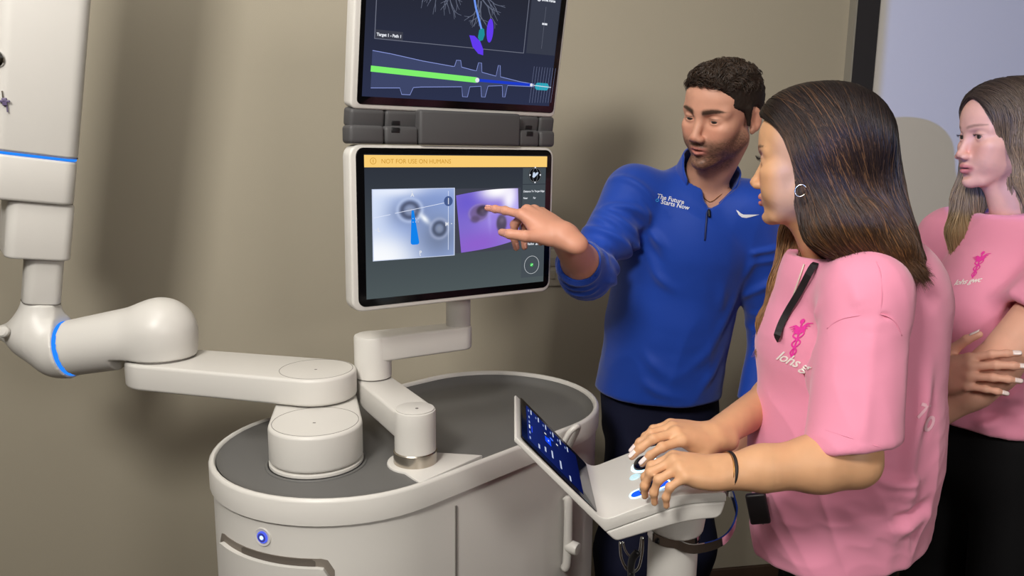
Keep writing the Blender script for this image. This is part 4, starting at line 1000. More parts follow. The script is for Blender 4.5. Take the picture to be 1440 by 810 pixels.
def decal(name, me2d, o, ux, uy, d, tree, mt, parent, lift=0.0012, maxd=0.4):
    """lay a flat mesh (drawn in metres in x, y) onto a cloth: every vertex is carried along d until it meets the cloth"""
    bm = bmesh.new(); bm.from_mesh(me2d) if isinstance(me2d, bpy.types.Mesh) else None
    bmesh.ops.triangulate(bm, faces=bm.faces); bmesh.ops.subdivide_edges(bm, edges=[e for e in bm.edges if e.calc_length() > .006], cuts=1)
    bmesh.ops.triangulate(bm, faces=bm.faces)
    ok = True
    for v in bm.verts:
        p = np.asarray(o) + ux * v.co.x + uy * v.co.y; h = tree.ray_cast(Vector(p - d * .12), Vector(d), maxd)
        if h[0] is None: h = tree.find_nearest(Vector(p))
        n = h[1]; n = n if n.dot(Vector(d)) < 0 else -n
        v.co = h[0] + n * lift
    me = bpy.data.meshes.new(name); bm.to_mesh(me); bm.free(); return link(name, me, mt, parent)
def poly_mesh(polys):
    bm = bmesh.new()
    for P in polys: bm.faces.new([bm.verts.new((x, y, 0)) for x, y in P])
    me = bpy.data.meshes.new('p'); bm.to_mesh(me); bm.free(); return me
def strip_poly(P, w):
    P = np.asarray(P, float); T = np.gradient(P, axis=0); T /= np.linalg.norm(T, axis=1)[:, None] + 1e-9; N = np.stack([-T[:, 1], T[:, 0]], 1); w = np.broadcast_to(np.asarray(w, float), (len(P),))[:, None] / 2
    a, b = P + N * w, P - N * w
    return [[tuple(a[i]), tuple(b[i]), tuple(b[i + 1]), tuple(a[i + 1])] for i in range(len(P) - 1)]

def strands(name, tree, roots, flow, steps, dl, parent, m, rad, colf, seed=0, lift=(0.0005, 0.004), k=3, every=2, free_len=.02):
    """hair: each strand starts on the scalp and is combed over the hair mass by flow(p, i) -> direction"""
    rs = np.random.RandomState(seed); pv, cv = [], []
    for i, r in enumerate(roots):
        p = Vector(r); lf = rs.uniform(*lift); P = []; n = int(steps * rs.uniform(.72, 1.0)); jit = rs.normal(size=3) * .12
        for j in range(n):
            h = tree.find_nearest(p)
            if h[0] is None: break
            nn = h[1]; t = j / n
            wob = math.sin(j * .22 + i) * .0012 * t
            if j % every == 0 or j == n - 1: P.append(np.array(h[0] + nn * (lf * min(1, .25 + 3 * t) + wob)))
            d = Vector(flow(np.array(h[0]), t) + jit * (.3 + t)); d.normalize()
            if d.dot(nn) > .80 and t > .25:       # the tip hangs free below the mass
                e = np.array(h[0] + nn * lf); free = rs.uniform(.2, 1.0) * free_len
                for u_ in (.5, 1.0): P.append(e + np.array(d) * free * u_ + jit * free * .5 * u_)
                break
            d -= nn * d.dot(nn)
            if d.length < 1e-6: break
            p = h[0] + d.normalized() * dl
        if len(P) < 4: continue
        P = np.array(P); q = np.linspace(0, 1, len(P)); r_ = rad * rs.uniform(.7, 1.3) * np.interp(q, [0, .1, .7, 1], [.5, 1, .9, .15])
        v, f = tube_np(P, r_, k); pv.append((v, f)); cc = colf(P, q, rs.uniform(0, 1)); cv.append(np.repeat(cc, k, 0))
    v, f = join_np(pv); me = mesh_np(name, v, f); set_color(me, np.vstack(cv)); o = link(name, me, m, parent)
    return o
M_HAIR = mat('hair_strands', (1, 1, 1, 1), 0.42, spec=0.5, attr='pigment')
def mixl(a, b, t): t = np.asarray(t)[:, None]; return np.array(a)[None, :3] * (1 - t) + np.array(b)[None, :3] * t
# ------------------------------------------------------------------ the man in blue
man = empty('person', (0.40, 1.93, 0), 'man in a blue quarter-zip pullover pointing at the lower monitor', 'person')
SK_M = srgb(205, 152, 128)[:3]
HM = Head((0, 0, 0), head_R(221.5, 12, 9), 0.985, female=False, mouth=2.4, eye_h=2.7, eye_u=-2.8, brow_a_=0, nose=0, brow_w=1.6, brow_a=.98, brow_drop=2.5)
HM.o = at(1059, 170, 1.715) - HM.R @ (V(-8, 72, -10) * HM.s)
S = Sdf(); HM.add(S)
nk0 = HM.W(-14, 0, -62); nk1 = V(0.446, 1.848, 1.447)
S.cone(nk0, nk1, 0.054, 0.053, 0.02); S.cone(HM.W(38, 0, -90), nk1 + V(-.0, -.008, .01), 0.018, 0.04, 0.02)
# joints
shR = V(0.285, 1.84, 1.425); elR = at(826, 384, 1.74); wrR = at(792, 331, 1.495)
shL = V(0.545, 1.80, 1.395); elL = V(0.635, 1.84, 1.115); wrL = at(1057, 590, 1.77)
pel = V(0.375, 1.93, 0.97)
S.cone(nk1 + V(0, 0, -.055), shR, .048, .038, .02); S.cone(nk1 + V(0, 0, -.055), shL, .048, .038, .02)
S.cone(nk1 - V(0, 0, .02), V(.432, 1.843, 1.335), .054, .084, .02, flat=((-.5, -.866, 0), .86))
S.cone(V(.40, 1.875, 1.31), pel, .10, .105, .02, flat=((.35, 1, 0), .8))
S.chain([shR, elR], [.040, .034], .02); S.chain([elR, lerp(elR, wrR, .3), wrR], [.036, .040, .0270], .02)
S.chain([shL, elL], [.045, .036], .02); S.chain([elL, lerp(elL, wrL, .3), wrL], [.036, .037, .027], .02)
LEGM = [[V(.338, 1.928, .89), V(.315, 1.85, .51), V(.30, 1.90, .09)], [V(.440, 1.930, .89), V(.45, 1.90, .51), V(.46, 1.97, .09)]]
for q in LEGM: S.chain(q, [.070, .055, .042], .03)
# right hand pointing: index straight, other fingers half closed
tip = V(-0.045, 1.566, 1.407) ; tip = at(690, 292, 1.552)
d = nrm(at(742, 297, 1.54) - wrR)
RH = hand_frame(d * 1.0 + V(0, 0, 0.0), V(.12, -.30, .94), 'R')
nmR = hand(S, wrR, RH, 'R', .98, curl=[(20, 4, 2), (70, 38, 16), (78, 26, 12), (84, 40, 20)], spread=(0, 2, -1, -6), thumb=[(.55, .70, -.10), (.70, .25, -.25), (.65, -.20, -.35)], wrist_r=.0265)
dl = nrm(at(1040, 640, 1.73) - wrL)
LHf = hand_frame(dl, V(.55, -.75, .2), 'L')
nmL = hand(S, wrL, LHf, 'L', 1.02, curl=[(25, 30, 15), (28, 32, 15), (30, 34, 15), (30, 34, 15)], thumb=[(.78, .42, -.45), (.92, .2, -.3), (.95, 0, -.3)], wrist_r=.028)
gr = [(*grow(HM.o - .125, HM.o + .125, 0.0), .0021), (*bb([wrR, wrR + d * .19, tip], .055), .0019), (*bb([wrL, wrL + dl * .16], .06), .0028), ((-.05, 1.35, .02), (.85, 2.2, 1.75), .0085)]
gr[0] = (HM.o - V(.125, .125, .15), HM.o + V(.125, .125, .135), .0021)
v, f = multi_mesh(S, gr)
me = mesh_np('body', v, f)
def beard(H, q, c):
    f, l, u = q[:, 0], q[:, 1], q[:, 2]; al = np.abs(l); ed = lambda x, w: 1 / (1 + np.exp(-x / w))
    w = ed(-40 - .25 * (90 - np.clip(f, 0, 90)) * 0 - u - 10 * np.clip((70 - f) / 60, -.3, .8) * -1.6, 4) * ed(u + 128, 6) * ed(f + 2, 5)
    w = w * (1 - np.exp(-(al / 20) ** 4 - ((u + 68) / 10) ** 4) * .9) 
    must = np.exp(-((u + 55.5) / 5) ** 2) * ed(27 - al, 2) * ed(f - 60, 3); w = np.clip(np.maximum(w * .8, must * .9), 0, 1)
    n = .72 + .32 * snoise(q / 2.0, 5, 3)
    col = np.array(srgb(66, 47, 36)[:3]); w = np.clip(w * n * 1.5, 0, 1) * .88
    return c * (1 - w[:, None]) + col * w[:, None]
c = HM.pigment(v, SK_M, srgb(196, 120, 110)[:3], srgb(58, 42, 32)[:3], beard)
far = np.linalg.norm(v - HM.o, axis=1) > .22; c[far] = np.array(SK_M) * np.array([1.0, .93, .9])
set_color(me, c); body_m = link('body', me, M_SKIN, man)
HM.eyes(man, srgb(58, 56, 50)[:3], gaze=(10, -24))
make_nails(nmR[:4], man, mat('nail_plain', srgb(226, 170, 152), .3))
# hair: a short cap, longer and curly on top
S = Sdf(); S.frame(HM.o, HM.R); m = HM.s; cc_ = lambda f, l, u: V(f, l, u) * m
S.ell(cc_(-4, 0, 30), cc_(101, 79, 80), .004); S.ell(cc_(22, 0, 66), cc_(72, 63, 38), .02); S.ell(cc_(66, 4, 72), cc_(33, 44, 20), .02)
S.ell(cc_(104, 0, 22), cc_(52, 92, 56), .012, '-'); S.ell(cc_(66, 0, -40), cc_(96, 120, 74), .008, '-')
for sg in (-1, 1): S.ell(cc_(-6, sg * 84, -14), cc_(24, 22, 40), .006, '-')
S.half(cc_(-60, 0, -66), nrm(V(.55, 0, -.83)), k=.004)
for sg in (-1, 1): S.cone(cc_(17, sg * 73, 22), cc_(11, sg * 74, -16), 8 * m, 4 * m, .008)
S.frame()
v, f = S.mesh(HM.o - .16, HM.o + .16, .0026, 1)
q = HM.L(v); N = normals_np(v, f); topw = np.clip((q[:, 2] - 45) / 40, 0, 1)
cl = snoise(q / V(9, 9, 9), 11, 3); v = v + N * ((cl * .0035 - .0005) * topw + .0008 * snoise(q / 4, 4, 2))[:, None]
hb = mesh_np('hair', v, f); set_color(hb, np.repeat(np.array([srgb(38, 29, 23)[:3]]), len(v), 0)); hair_m = link('hair', hb, mat('hair_mass', (1, 1, 1, 1), .7, spec=.25, attr='pigment'), man)
tree = bvh_of(v, f); rs = np.random.RandomState(2); idx = rs.choice(len(v), 5200, p=(.25 + topw) / (.25 + topw).sum())
pv, cv = [], []
for i in idx:
    top = topw[i]; L = lerp(.006, .020, top) * rs.uniform(.6, 1.2); a = snoise(q[i:i + 1] / 16, 21, 2)[0] * 5
    t1 = nrm(np.cross(N[i], HM.R @ V(0, 1, .01))); t2 = np.cross(N[i], t1); dd = t1 * math.cos(a) + t2 * math.sin(a)
    if top < .4: dd = nrm(HM.R @ V(-.6, 0, -.8)); 
    P = np.array([v[i] - N[i] * .001 + dd * L * s_ + N[i] * (L * (.55 * math.sin(s_ * 2.6)) * (top * .6 + .12)) for s_ in np.linspace(0, 1, 5)])
    a_, b_ = tube_np(P, np.array([.7, 1, .9, .7, .2]) * lerp(.0004, .00085, top), 3); pv.append((a_, b_)); k_ = rs.uniform(.55, 1.5); cv.append(np.repeat(np.array([srgb(58, 44, 34)[:3]]) * k_, len(a_), 0))
v2, f2 = join_np(pv); hs = mesh_np('hair_strands', v2, f2); set_color(hs, np.vstack(cv)); tag(link('hair_strands', hs, M_HAIR, hair_m), kind='stuff')
# pullover
BL = srgb(20, 66, 168)
M_BLUE = mat('blue_knit', BL, .62, spec=.25, sheen=.25, bump=.06, bscale=1500)
fx = nrm(V(-.5, -.866, 0)); side = nrm(V(-fx[1], fx[0], 0))
chest = V(.410, 1.865, 1.30); belly = V(.392, 1.89, 1.12); hem = V(.375, 1.915, .93)
S = Sdf()
hn = nrm(V(.02, 0, -1)); hp = V(.375, 1.905, .922)
S.cone(hem - V(.006, 0, .06), belly, .164, .150, .02, flat=(fx, .80), caps=[(hp, hn)]); S.cone(belly, chest, .150, .168, .03, flat=(fx, .72))
S.cone(chest + V(0, 0, .05), V(.436, 1.866, 1.40), .150, .092, .05, flat=(fx, .72))
S.cone(nk1 + V(0, 0, -.045), shR + V(0, 0, -.008), .066, .062, .04); S.cone(nk1 + V(0, 0, -.045), shL + V(0, 0, -.008), .066, .062, .04)
S.chain([shR, elR], [.066, .053], .035); cuffR = lerp(elR, wrR, .40)
hollow = nrm(cuffR - elR); S.cone(elR, cuffR, .054, .047, .03, caps=[(cuffR - hollow * .004, hollow)])
S.chain([shL, elL], [.066, .055], .03); cuffL = lerp(elL, wrL, .83)
hl2 = nrm(wrL - elL); S.cone(elL, cuffL, .055, .042, .03, caps=[(cuffL, hl2)])
# stand collar, open at the front
nb = nk1 + V(0.0, 0.0, -.03); ca = nrm(nk0 - nk1); nt = nk1 + ca * .062
S.cone(nb, nt + ca * .05, .080, .0735, .022, caps=[(nk1 + ca * .012, nrm(ca + V(-.08, -.14, 0)))])
# folds: gathered sleeve, pull from the armpit, drape over the belly
def pt_on(px, py, Y): return at(px, py, Y)
def fold(pts, Y, r, op='+', k=.018, dY=None):
    P = [at(x, y, Y if dY is None else Y + dY[i]) for i, (x, y) in enumerate(pts)]; S.chain(P, [r * .5] + [r] * (len(P) - 2) + [r * .4], k, op)
ax = elR - shR; ax2 = cuffR - elR; LN = []
def ring_fold(a, b, t, R0, A, w, a0, a1, slant, ph=0.0):
    axx = b - a; c0 = lerp(a, b, t); q = nrm(np.cross(axx, V(.3, 1, .2))); q2 = nrm(np.cross(axx, q)); n_ = nrm(axx)
    LN.append(([c0 + (q * math.cos(u) + q2 * math.sin(u)) * R0 + n_ * (slant * math.sin(u + ph)) for u in np.linspace(a0, a1, 9)], A, w))
rw = np.random.RandomState(4)
for t in np.linspace(.12, 1.0, 15): ring_fold(shR, elR, t, lerp(.068, .056, t), rw.uniform(.004, .0075) * (1 if rw.rand() < .7 else -1), rw.uniform(.006, .011), rw.uniform(-3, 0), rw.uniform(1.2, 3.4), rw.uniform(-.03, .03), rw.uniform(0, 6))
for t in np.linspace(0, .95, 8): ring_fold(elR, cuffR, t, lerp(.056, .049, t), rw.uniform(.003, .006), rw.uniform(.005, .008), rw.uniform(-3, 0), rw.uniform(1.2, 3.4), rw.uniform(-.015, .015), rw.uniform(0, 6))
for t in np.linspace(.3, 1.0, 8): ring_fold(shL, elL, t, lerp(.068, .058, t), rw.uniform(.003, .006), rw.uniform(.006, .010), rw.uniform(-3, 0), rw.uniform(1.2, 3.4), rw.uniform(-.03, .03), rw.uniform(0, 6))
def cr(A, w, Y, *pts): LN.append(([at(x, y, Y) for x, y in pts], A, w))
cr(.006, .012, 1.77, (880, 300), (905, 320), (935, 345), (965, 362)); cr(.006, .012, 1.77, (878, 320), (895, 350), (920, 385), (955, 410)); cr(-.004, .012, 1.77, (885, 315), (905, 342), (935, 372))
cr(.006, .014, 1.78, (866, 420), (880, 460), (905, 500), (940, 530)); cr(.005, .013, 1.78, (850, 480), (880, 520), (920, 548), (965, 560)); cr(.006, .013, 1.78, (1035, 400), (1015, 450), (985, 500), (950, 530)); cr(.005, .012, 1.78, (1045, 460), (1020, 505), (985, 545))
cr(.005, .012, 1.76, (1000, 340), (1010, 390), (1015, 440)); cr(.004, .010, 1.76, (1060, 320), (1055, 370), (1040, 420)); cr(.005, .010, 1.76, (905, 245), (925, 270), (940, 300))
S.cone(cuffR - hollow * .035, cuffR + hollow * .06, .041, .044, .004, '-')
S.cone(cuffL - hl2 * .03, cuffL + hl2 * .06, .036, .038, .003, '-')
S.cone(hp + V(0, 0, -.10), hp + V(0, 0, .0), .130, .130, .004, '-', flat=(fx, .74))
# neck opening
S.cone(nt - ca * .11, nt + ca * .10, .066, .068, .004, '-')
for dy in (-.02, -.005, .01, .025, .04):        # the open V reaches right through to the throat
    S.cone(at(997, 296, 1.747 + dy), at(1003, 276, 1.755 + dy), .002, .022, .004, '-'); S.cone(at(1003, 276, 1.755 + dy), at(1010, 254, 1.765 + dy), .022, .046, .004, '-')
def mfold(v, N):
    p = v * V(1, 1, 1); w = np.clip((1.36 - v[:, 2]) / .3, .25, 1)
    d1 = snoise(p @ np.array([[9, 0, 3], [0, 9, 2], [-4, 2, 4.5]]), 31, 2); d2 = snoise(p @ np.array([[16, 0, 8], [0, 16, 0], [-10, 0, 12]]), 37, 2)
    ridge = 1 - np.abs(d1); return w * (.006 * (ridge ** 3 - .3) + .002 * d2) + creases(v, LN)
shirt_m, sv_, sf_ = cloth('pullover', S, (-.02, 1.42, .88), (.80, 2.12, 1.60), .0042, M_BLUE, man, 1, mfold, label='blue long-sleeved quarter-zip pullover')
tm = bvh_of(sv_, sf_)
ux = nrm(at(960, 285, 1.7) - at(922, 276, 1.7)); uy = nrm(at(922, 270, 1.7) - at(922, 280, 1.7)); uy = nrm(uy - ux * (uy @ ux)); dd = ray(960, 290); dd = nrm(dd)
M_PRINT = mat('white_print', srgb(228, 230, 236), .6)
decal('lettering', text_np('The Future', .0142, res=2, bold=.0002), at(922, 278, 1.72), ux, uy, dd, tm, M_PRINT, shirt_m)
decal('lettering', text_np('Starts Now', .0142, res=2, bold=.0002), at(928, 286, 1.72), ux, uy, dd, tm, M_PRINT, shirt_m)
rg = [[(0.0038 * math.cos(a), .0038 * math.sin(a)), (0.0038 * math.cos(b), .0038 * math.sin(b)), (0.0022 * math.cos(b), .0022 * math.sin(b)), (0.0022 * math.cos(a), .0022 * math.sin(a))] for a, b in zip(np.linspace(0, 6.28, 17)[:-1], np.linspace(0, 6.28, 17)[1:])]
decal('ring_mark', poly_mesh(rg), at(923, 281.5, 1.72), ux, uy, dd, tm, mat('cyan_print', srgb(60, 160, 235), .6), shirt_m)
swoosh = np.array([(-15, 5), (-11.5, -1), (-7, -4.2), (-1, -4.6), (6, -2.6), (16, .8), (6, .1), (0, -.2), (-5, -.4), (-8.6, .9), (-12, 3.8)]) * .0017
sm = poly_mesh([[tuple(swoosh[i]) for i in q] for q in ((0, 1, 10), (1, 9, 10), (1, 2, 8, 9), (2, 3, 7, 8), (3, 4, 6, 7), (4, 5, 6))])
decal('curved_mark', sm, at(1051, 301.5, 1.72), nrm(V(.98, .0, -.04)), V(0, 0, 1), nrm(ray(1051, 300)), tm, M_PRINT, shirt_m)
zp = [(997, 295), (994, 300), (993, 312), (992, 326), (991, 338)]
def on_cloth(tree_, px, py, lift=.0015):
    d_ = ray(px, py); h = tree_.ray_cast(Vector((0, 0, CAM_H)), Vector(nrm(d_))); return np.array(h[0] + h[1].normalized() * lift) if h[0] else at(px, py, 1.75)
tube('zip', [on_cloth(tm, *p) for p in zp], .0022, mat('navy_zip', srgb(16, 36, 92), .5), shirt_m, n=20, k=8)
tube('zip_pull', [on_cloth(tm, 996.5, 296, .004), on_cloth(tm, 996.5, 306, .005)], .0032, M_DARK, shirt_m, n=6, k=8)
# necklace on the bare throat
tb_ = bvh_of(np.array([tuple(x.co) for x in body_m.data.vertices]), np.array([tuple(p.vertices) for p in body_m.data.polygons if len(p.vertices) == 4]))
tube('necklace', [on_cloth(tb_, *p) for p in ((981, 262), (988, 275), (998, 284), (1010, 277), (1024, 264))], .0009, mat('gold', srgb(190, 140, 80), .3, metal=1), man, n=24, k=6)
# stand collar with its two open flaps
cf = nrm(V(-.03, -1, 0) - ca * (V(-.03, -1, 0) @ ca)); cl = np.cross(ca, cf); rows, cols = 9, 49; vv = []
for i in range(rows):
    h = i / (rows - 1)
    for j in range(cols):
        s_ = j / (cols - 1) * 2 - 1; open_ = math.radians(lerp(14, 40, h)); th = s_ * (math.pi - open_) + math.pi; side_ = abs(abs(s_) - 0)
        edge = max(0, (abs(s_) - .72) / .28); top = lerp(.060, .036, edge); bot = lerp(-.012, -.044, edge ** 1.5)
        r_ = .0735 - .004 * h + .010 * edge * h
        vv.append(nk1 + ca * lerp(bot, top, h) + (cf * math.cos(th) + cl * math.sin(th)) * r_)
ff = np.array([(i * cols + j, i * cols + j + 1, (i + 1) * cols + j + 1, (i + 1) * cols + j) for i in range(rows - 1) for j in range(cols - 1)])
co = link('collar', mesh_np('collar', np.array(vv), ff), M_BLUE, shirt_m); md = co.modifiers.new('thick', 'SOLIDIFY'); md.thickness = .0035; md.offset = 0
# trousers
M_NAVY = mat('navy_trousers', srgb(22, 25, 48), .8, spec=.2, bump=.08, bscale=900)
S = Sdf(); S.cone(V(.380, 1.915, .95), V(.380, 1.925, .88), .130, .140, .02, flat=(fx, .74))
for q in LEGM: S.chain([lerp(q[0], q[1], -.05), q[1], q[2] + V(0, 0, -.02)], [.086, .080, .070], .05)
S.half((0, 0, .045), (0, 0, -1))
def tfold(v, N): return .006 * (1 - np.abs(snoise(v @ np.array([[9, 0, 5], [0, 9, 3], [2, 0, 6]]), 51, 2))) ** 3
cloth('trousers', S, (.1, 1.65, .03), (.65, 2.15, 1.03), .0065, M_NAVY, man, 1, tfold, label='dark navy trousers')
for q in LEGM:
    S = Sdf(); a = q[2] * V(1, 1, 0); fw = nrm(V(-.4, -.9, 0)); S.ell(a + V(0, 0, .05), (.05, .05, .045), .03); S.cone(a + V(0, 0, .042) - fw * .05, a + V(0, 0, .036) + fw * .15, .040, .036, .03); S.half((0, 0, .004), (0, 0, -1))
    lo, hi = bb([a - fw * .1, a + fw * .2 + V(0, 0, .1)], .06); lo[2] = -.01; vv, ff = S.mesh(lo, hi, .006, 1); link('shoe', mesh_np('shoe', vv, ff), mat('dark_shoe', srgb(30, 28, 28), .5), man)
# wrist watch
wd = nrm(wrL - elL); wc = lerp(elL, wrL, .95); wy = nrm(np.cross(wd, V(0, 1, 0))); wz = np.cross(wd, wy)
wt = empty_none = None
pv = [tube_np(np.array([wc + wd * dx + (wy * math.cos(a) + wz * math.sin(a)) * .0335 for a in np.linspace(0, 2 * np.pi, 40, endpoint=False)]), .0042, 6, True) for dx in (-.006, 0, .006)]
vv, ff = join_np(pv); wt = link('wristwatch', mesh_np('wristwatch', vv, ff), M_POLISH, man, 'silver link wristwatch')
lathe('watch_case', [(0, 0), (.017, 0), (.018, .004), (.015, .007), (0, .0072)], frame(wc + nrm(V(-.2, -1, .1)) * .034, (1, 0, 0), (0, 0, 1), (0, -1, 0)), M_POLISH, wt, k=24)
# ------------------------------------------------------------------ the woman at the console
M_PINK = mat('pink_cotton', srgb(236, 150, 178), .8, spec=.2, sheen=.3, bump=.10, bscale=1300)
M_BLACKT = mat('black_trousers', srgb(12, 12, 14), .8, spec=.2)
M_MAGENTA = mat('magenta_print', srgb(232, 50, 160), .6)
w1 = empty('person', (0.58, 1.29, 0), 'woman with long brown hair in a pink t-shirt working the console with both hands', 'person')
SK1 = srgb(212, 162, 122)[:3]
H1 = Head((0, 0, 0), head_R(143, 3, 0), .955, mouth=1.0, eye_h=3.6, nose=2, brow_w=.9, brow_a=.8)
H1.o = at(1138, 232, 1.195) - H1.R @ (V(-8, 76, -10) * H1.s)
S = Sdf(); H1.add(S)
f1 = nrm(V(-.93, .36, 0)); l1 = V(-f1[1], f1[0], 0)
C1c = V(.592, 1.295, 1.25)
nk0 = H1.W(-12, 0, -60); nk1 = at(1172, 352, 1.295)
S.cone(nk0, nk1, .046, .047, .02); S.cone(H1.W(36, 0, -90), nk1 + f1 * .01, .018, .035, .02)
sL = at(1218, 412, 1.15); sR = V(.645, 1.435, 1.325); eL = at(1200, 648, 1.085); wL = onz(1018, 663, 1.064)
eR = V(.56, 1.47, 1.075); wR = onz(1001, 615, 1.065)
S.cone(nk1 - V(0, 0, .05), sL, .042, .034, .02); S.cone(nk1 - V(0, 0, .05), sR, .042, .034, .02)
S.cone(C1c, V(.585, 1.30, .92), .085, .10, .03)
S.chain([sL, eL], [.043, .037], .02); S.chain([eL, lerp(eL, wL, .28), lerp(eL, wL, .7), wL], [.037, .040, .031, .0245], .02)
S.chain([sR, eR], [.040, .035], .02); S.chain([eR, lerp(eR, wR, .3), wR], [.035, .037, .024], .02)
LEG1 = [[V(.59, 1.262, .88), V(.54, 1.23, .50), V(.58, 1.22, .09)], [V(.60, 1.350, .88), V(.57, 1.38, .50), V(.62, 1.40, .09)]]
for q in LEG1: S.chain(q, [.06, .050, .038], .03)
dL = nrm(onz(963, 657, 1.072) - wL); dR = nrm(onz(945, 608, 1.084) - wR)
HL1 = hand_frame(dL, V(-.05, -.16, .98), 'L'); HR1 = hand_frame(dR, V(0, -.30, .95), 'R')
n1 = hand(S, wL, HL1, 'L', .81, curl=[(36, 40, 22), (38, 42, 22), (40, 44, 22), (44, 40, 20)], spread=(3, 0, -2, -3), thumb=[(.62, .62, -.48), (.85, .35, -.4), (.9, .1, -.4)], wrist_r=.0245)
n2 = hand(S, wR, HR1, 'R', .86, curl=[(22, 26, 14), (24, 28, 14), (28, 30, 14), (32, 32, 14)], spread=(6, 1, -3, -8), thumb=[(.66, .62, -.42), (.86, .42, -.28), (.93, .25, -.25)], wrist_r=.0240)
lo, hi = bb([wL, wL + dL * .17, wR, wR + dR * .17], .05)
gr = [(H1.o - V(.12, .12, .15), H1.o + V(.12, .12, .125), .0020), (lo, hi, .0019), ((.2, .98, .02), (.85, 1.62, 1.56), .0065)]
v, f = multi_mesh(S, gr)
def makeup(H, q, c):
    al = np.abs(q[:, 1]); w = np.exp(-((al - 32) / 15) ** 4 - ((q[:, 2] - 9) / 5) ** 2) * (q[:, 0] > 60) * .45
    return c * (1 - w[:, None]) + np.array(srgb(190, 140, 165)[:3]) * w[:, None]
c = H1.pigment(v, SK1, srgb(208, 120, 118)[:3], srgb(72, 50, 38)[:3], makeup)
me = mesh_np('body', v, f); set_color(me, c); body1 = link('body', me, M_SKIN, w1)
H1.eyes(w1, srgb(80, 60, 45)[:3], gaze=(10, -6)); H1.lashes(w1, None, srgb(22, 18, 18), 9, 24, .4)
M_NAILW = mat('nail_white_tip', srgb(240, 222, 218), .2)
make_nails(n1[:4], w1, M_NAILW if False else mat('nail_pink', srgb(232, 180, 168), .22)); make_nails(n2, w1, M_NAILW, 1.25)
# t-shirt
S = Sdf()
S.cone(C1c + V(.002, 0, .02), V(.588, 1.30, 1.05), .138, .150, .03, flat=(l1, .92)); hc = [(V(.58, 1.3, .835), nrm(V(.22, .0, -1)))]; S.cone(V(.588, 1.30, 1.05), V(.592, 1.305, .80), .148, .143, .03, flat=(l1, .97), caps=hc)
S.ell(C1c + f1 * .055 + V(0, 0, -.05), (.10, .115, .085), .06)
S.ell(V(.588, 1.30, .98), (.138, .142, .12), .05)
S.cone(nk1 - V(0, 0, .038), sL + V(.004, 0, -.006), .066, .055, .04); S.cone(nk1 - V(0, 0, .038), sR + V(0, 0, -.006), .066, .055, .04)
slL = at(1196, 655, 1.078); 
slT = lerp(sL, slL, .90); ax = nrm(slT - sL); S.cone(sL, slL, .060, .068, .035, caps=[(slT, nrm(ax + V(.28, 0, 0)))]); S.chain([sR, lerp(sR, eR, .8)], [.060, .066], .035)
S.cone(slT - ax * .05, slT + ax * .09, .052, .060, .004, '-')
# seam ridge at the dropped shoulder, hem ridge
S.cone(nk0, nk1 - V(0, 0, .02), .050, .056, .003, '-'); S.half(nk1 + V(0, 0, .004), nrm(nk0 - nk1), lo=nk1 - V(.08, .08, .002), hi=nk1 + .08)
S.cone((.592, 1.305, .74), (.592, 1.305, .84), .126, .126, .004, '-', flat=(l1, .95))
LN1 = []
def cr1(A, w, *pts): LN1.append(([at(*p) for p in pts], A, w))
cr1(.010, .013, (1150, 700, 1.14), (1195, 735, 1.13), (1235, 772, 1.125), (1262, 806, 1.125)); cr1(-.006, .010, (1140, 712, 1.145), (1180, 745, 1.13), (1215, 785, 1.125))
cr1(.010, .012, (1110, 695, 1.17), (1160, 712, 1.145), (1205, 740, 1.135), (1252, 757, 1.135), (1304, 726, 1.165)); cr1(-.008, .010, (1165, 700, 1.14), (1215, 724, 1.13), (1258, 736, 1.135), (1305, 708, 1.165))
cr1(.008, .010, (1080, 650, 1.225), (1092, 690, 1.205), (1088, 735, 1.2), (1102, 775, 1.19)); cr1(.007, .010, (1100, 690, 1.2), (1112, 730, 1.18), (1120, 785, 1.17)); cr1(.006, .009, (1062, 690, 1.24), (1072, 730, 1.22), (1070, 765, 1.22))
cr1(.010, .014, (1150, 500, 1.15), (1140, 550, 1.165), (1126, 600, 1.18), (1112, 650, 1.18)); cr1(-.006, .010, (1142, 480, 1.17), (1128, 540, 1.185), (1112, 600, 1.2))
cr1(.007, .010, (1105, 545, 1.2), (1092, 590, 1.21), (1082, 640, 1.22)); cr1(.006, .010, (1150, 430, 1.16), (1130, 470, 1.19), (1108, 520, 1.21))
cr1(.011, .013, (1292, 480, 1.20), (1290, 560, 1.18), (1270, 640, 1.165), (1272, 710, 1.155)); cr1(.008, .011, (1310, 540, 1.22), (1303, 610, 1.2), (1290, 680, 1.18)); cr1(-.007, .010, (1300, 480, 1.21), (1297, 560, 1.19), (1282, 650, 1.17))
cr1(.0055, .012, (1228, 462, 1.07), (1226, 520, 1.043), (1219, 575, 1.030), (1213, 625, 1.02)); cr1(-.004, .010, (1215, 470, 1.065), (1210, 530, 1.04), (1202, 590, 1.03)); cr1(.004, .012, (1186, 465, 1.075), (1180, 520, 1.05), (1172, 585, 1.04)); cr1(.005, .011, (1256, 465, 1.11), (1256, 530, 1.08), (1250, 605, 1.07))
cr1(.005, .010, (1180, 372, 1.16), (1200, 400, 1.12), (1212, 432, 1.09)); cr1(-.003, .004, (1163, 462, 1.09), (1180, 450, 1.08), (1205, 444, 1.07), (1238, 442, 1.07), (1258, 452, 1.1))
cr1(.006, .010, (1180, 700, 1.13), (1230, 705, 1.125), (1285, 690, 1.15)); cr1(.006, .009, (1215, 660, 1.14), (1250, 680, 1.14), (1290, 672, 1.16))
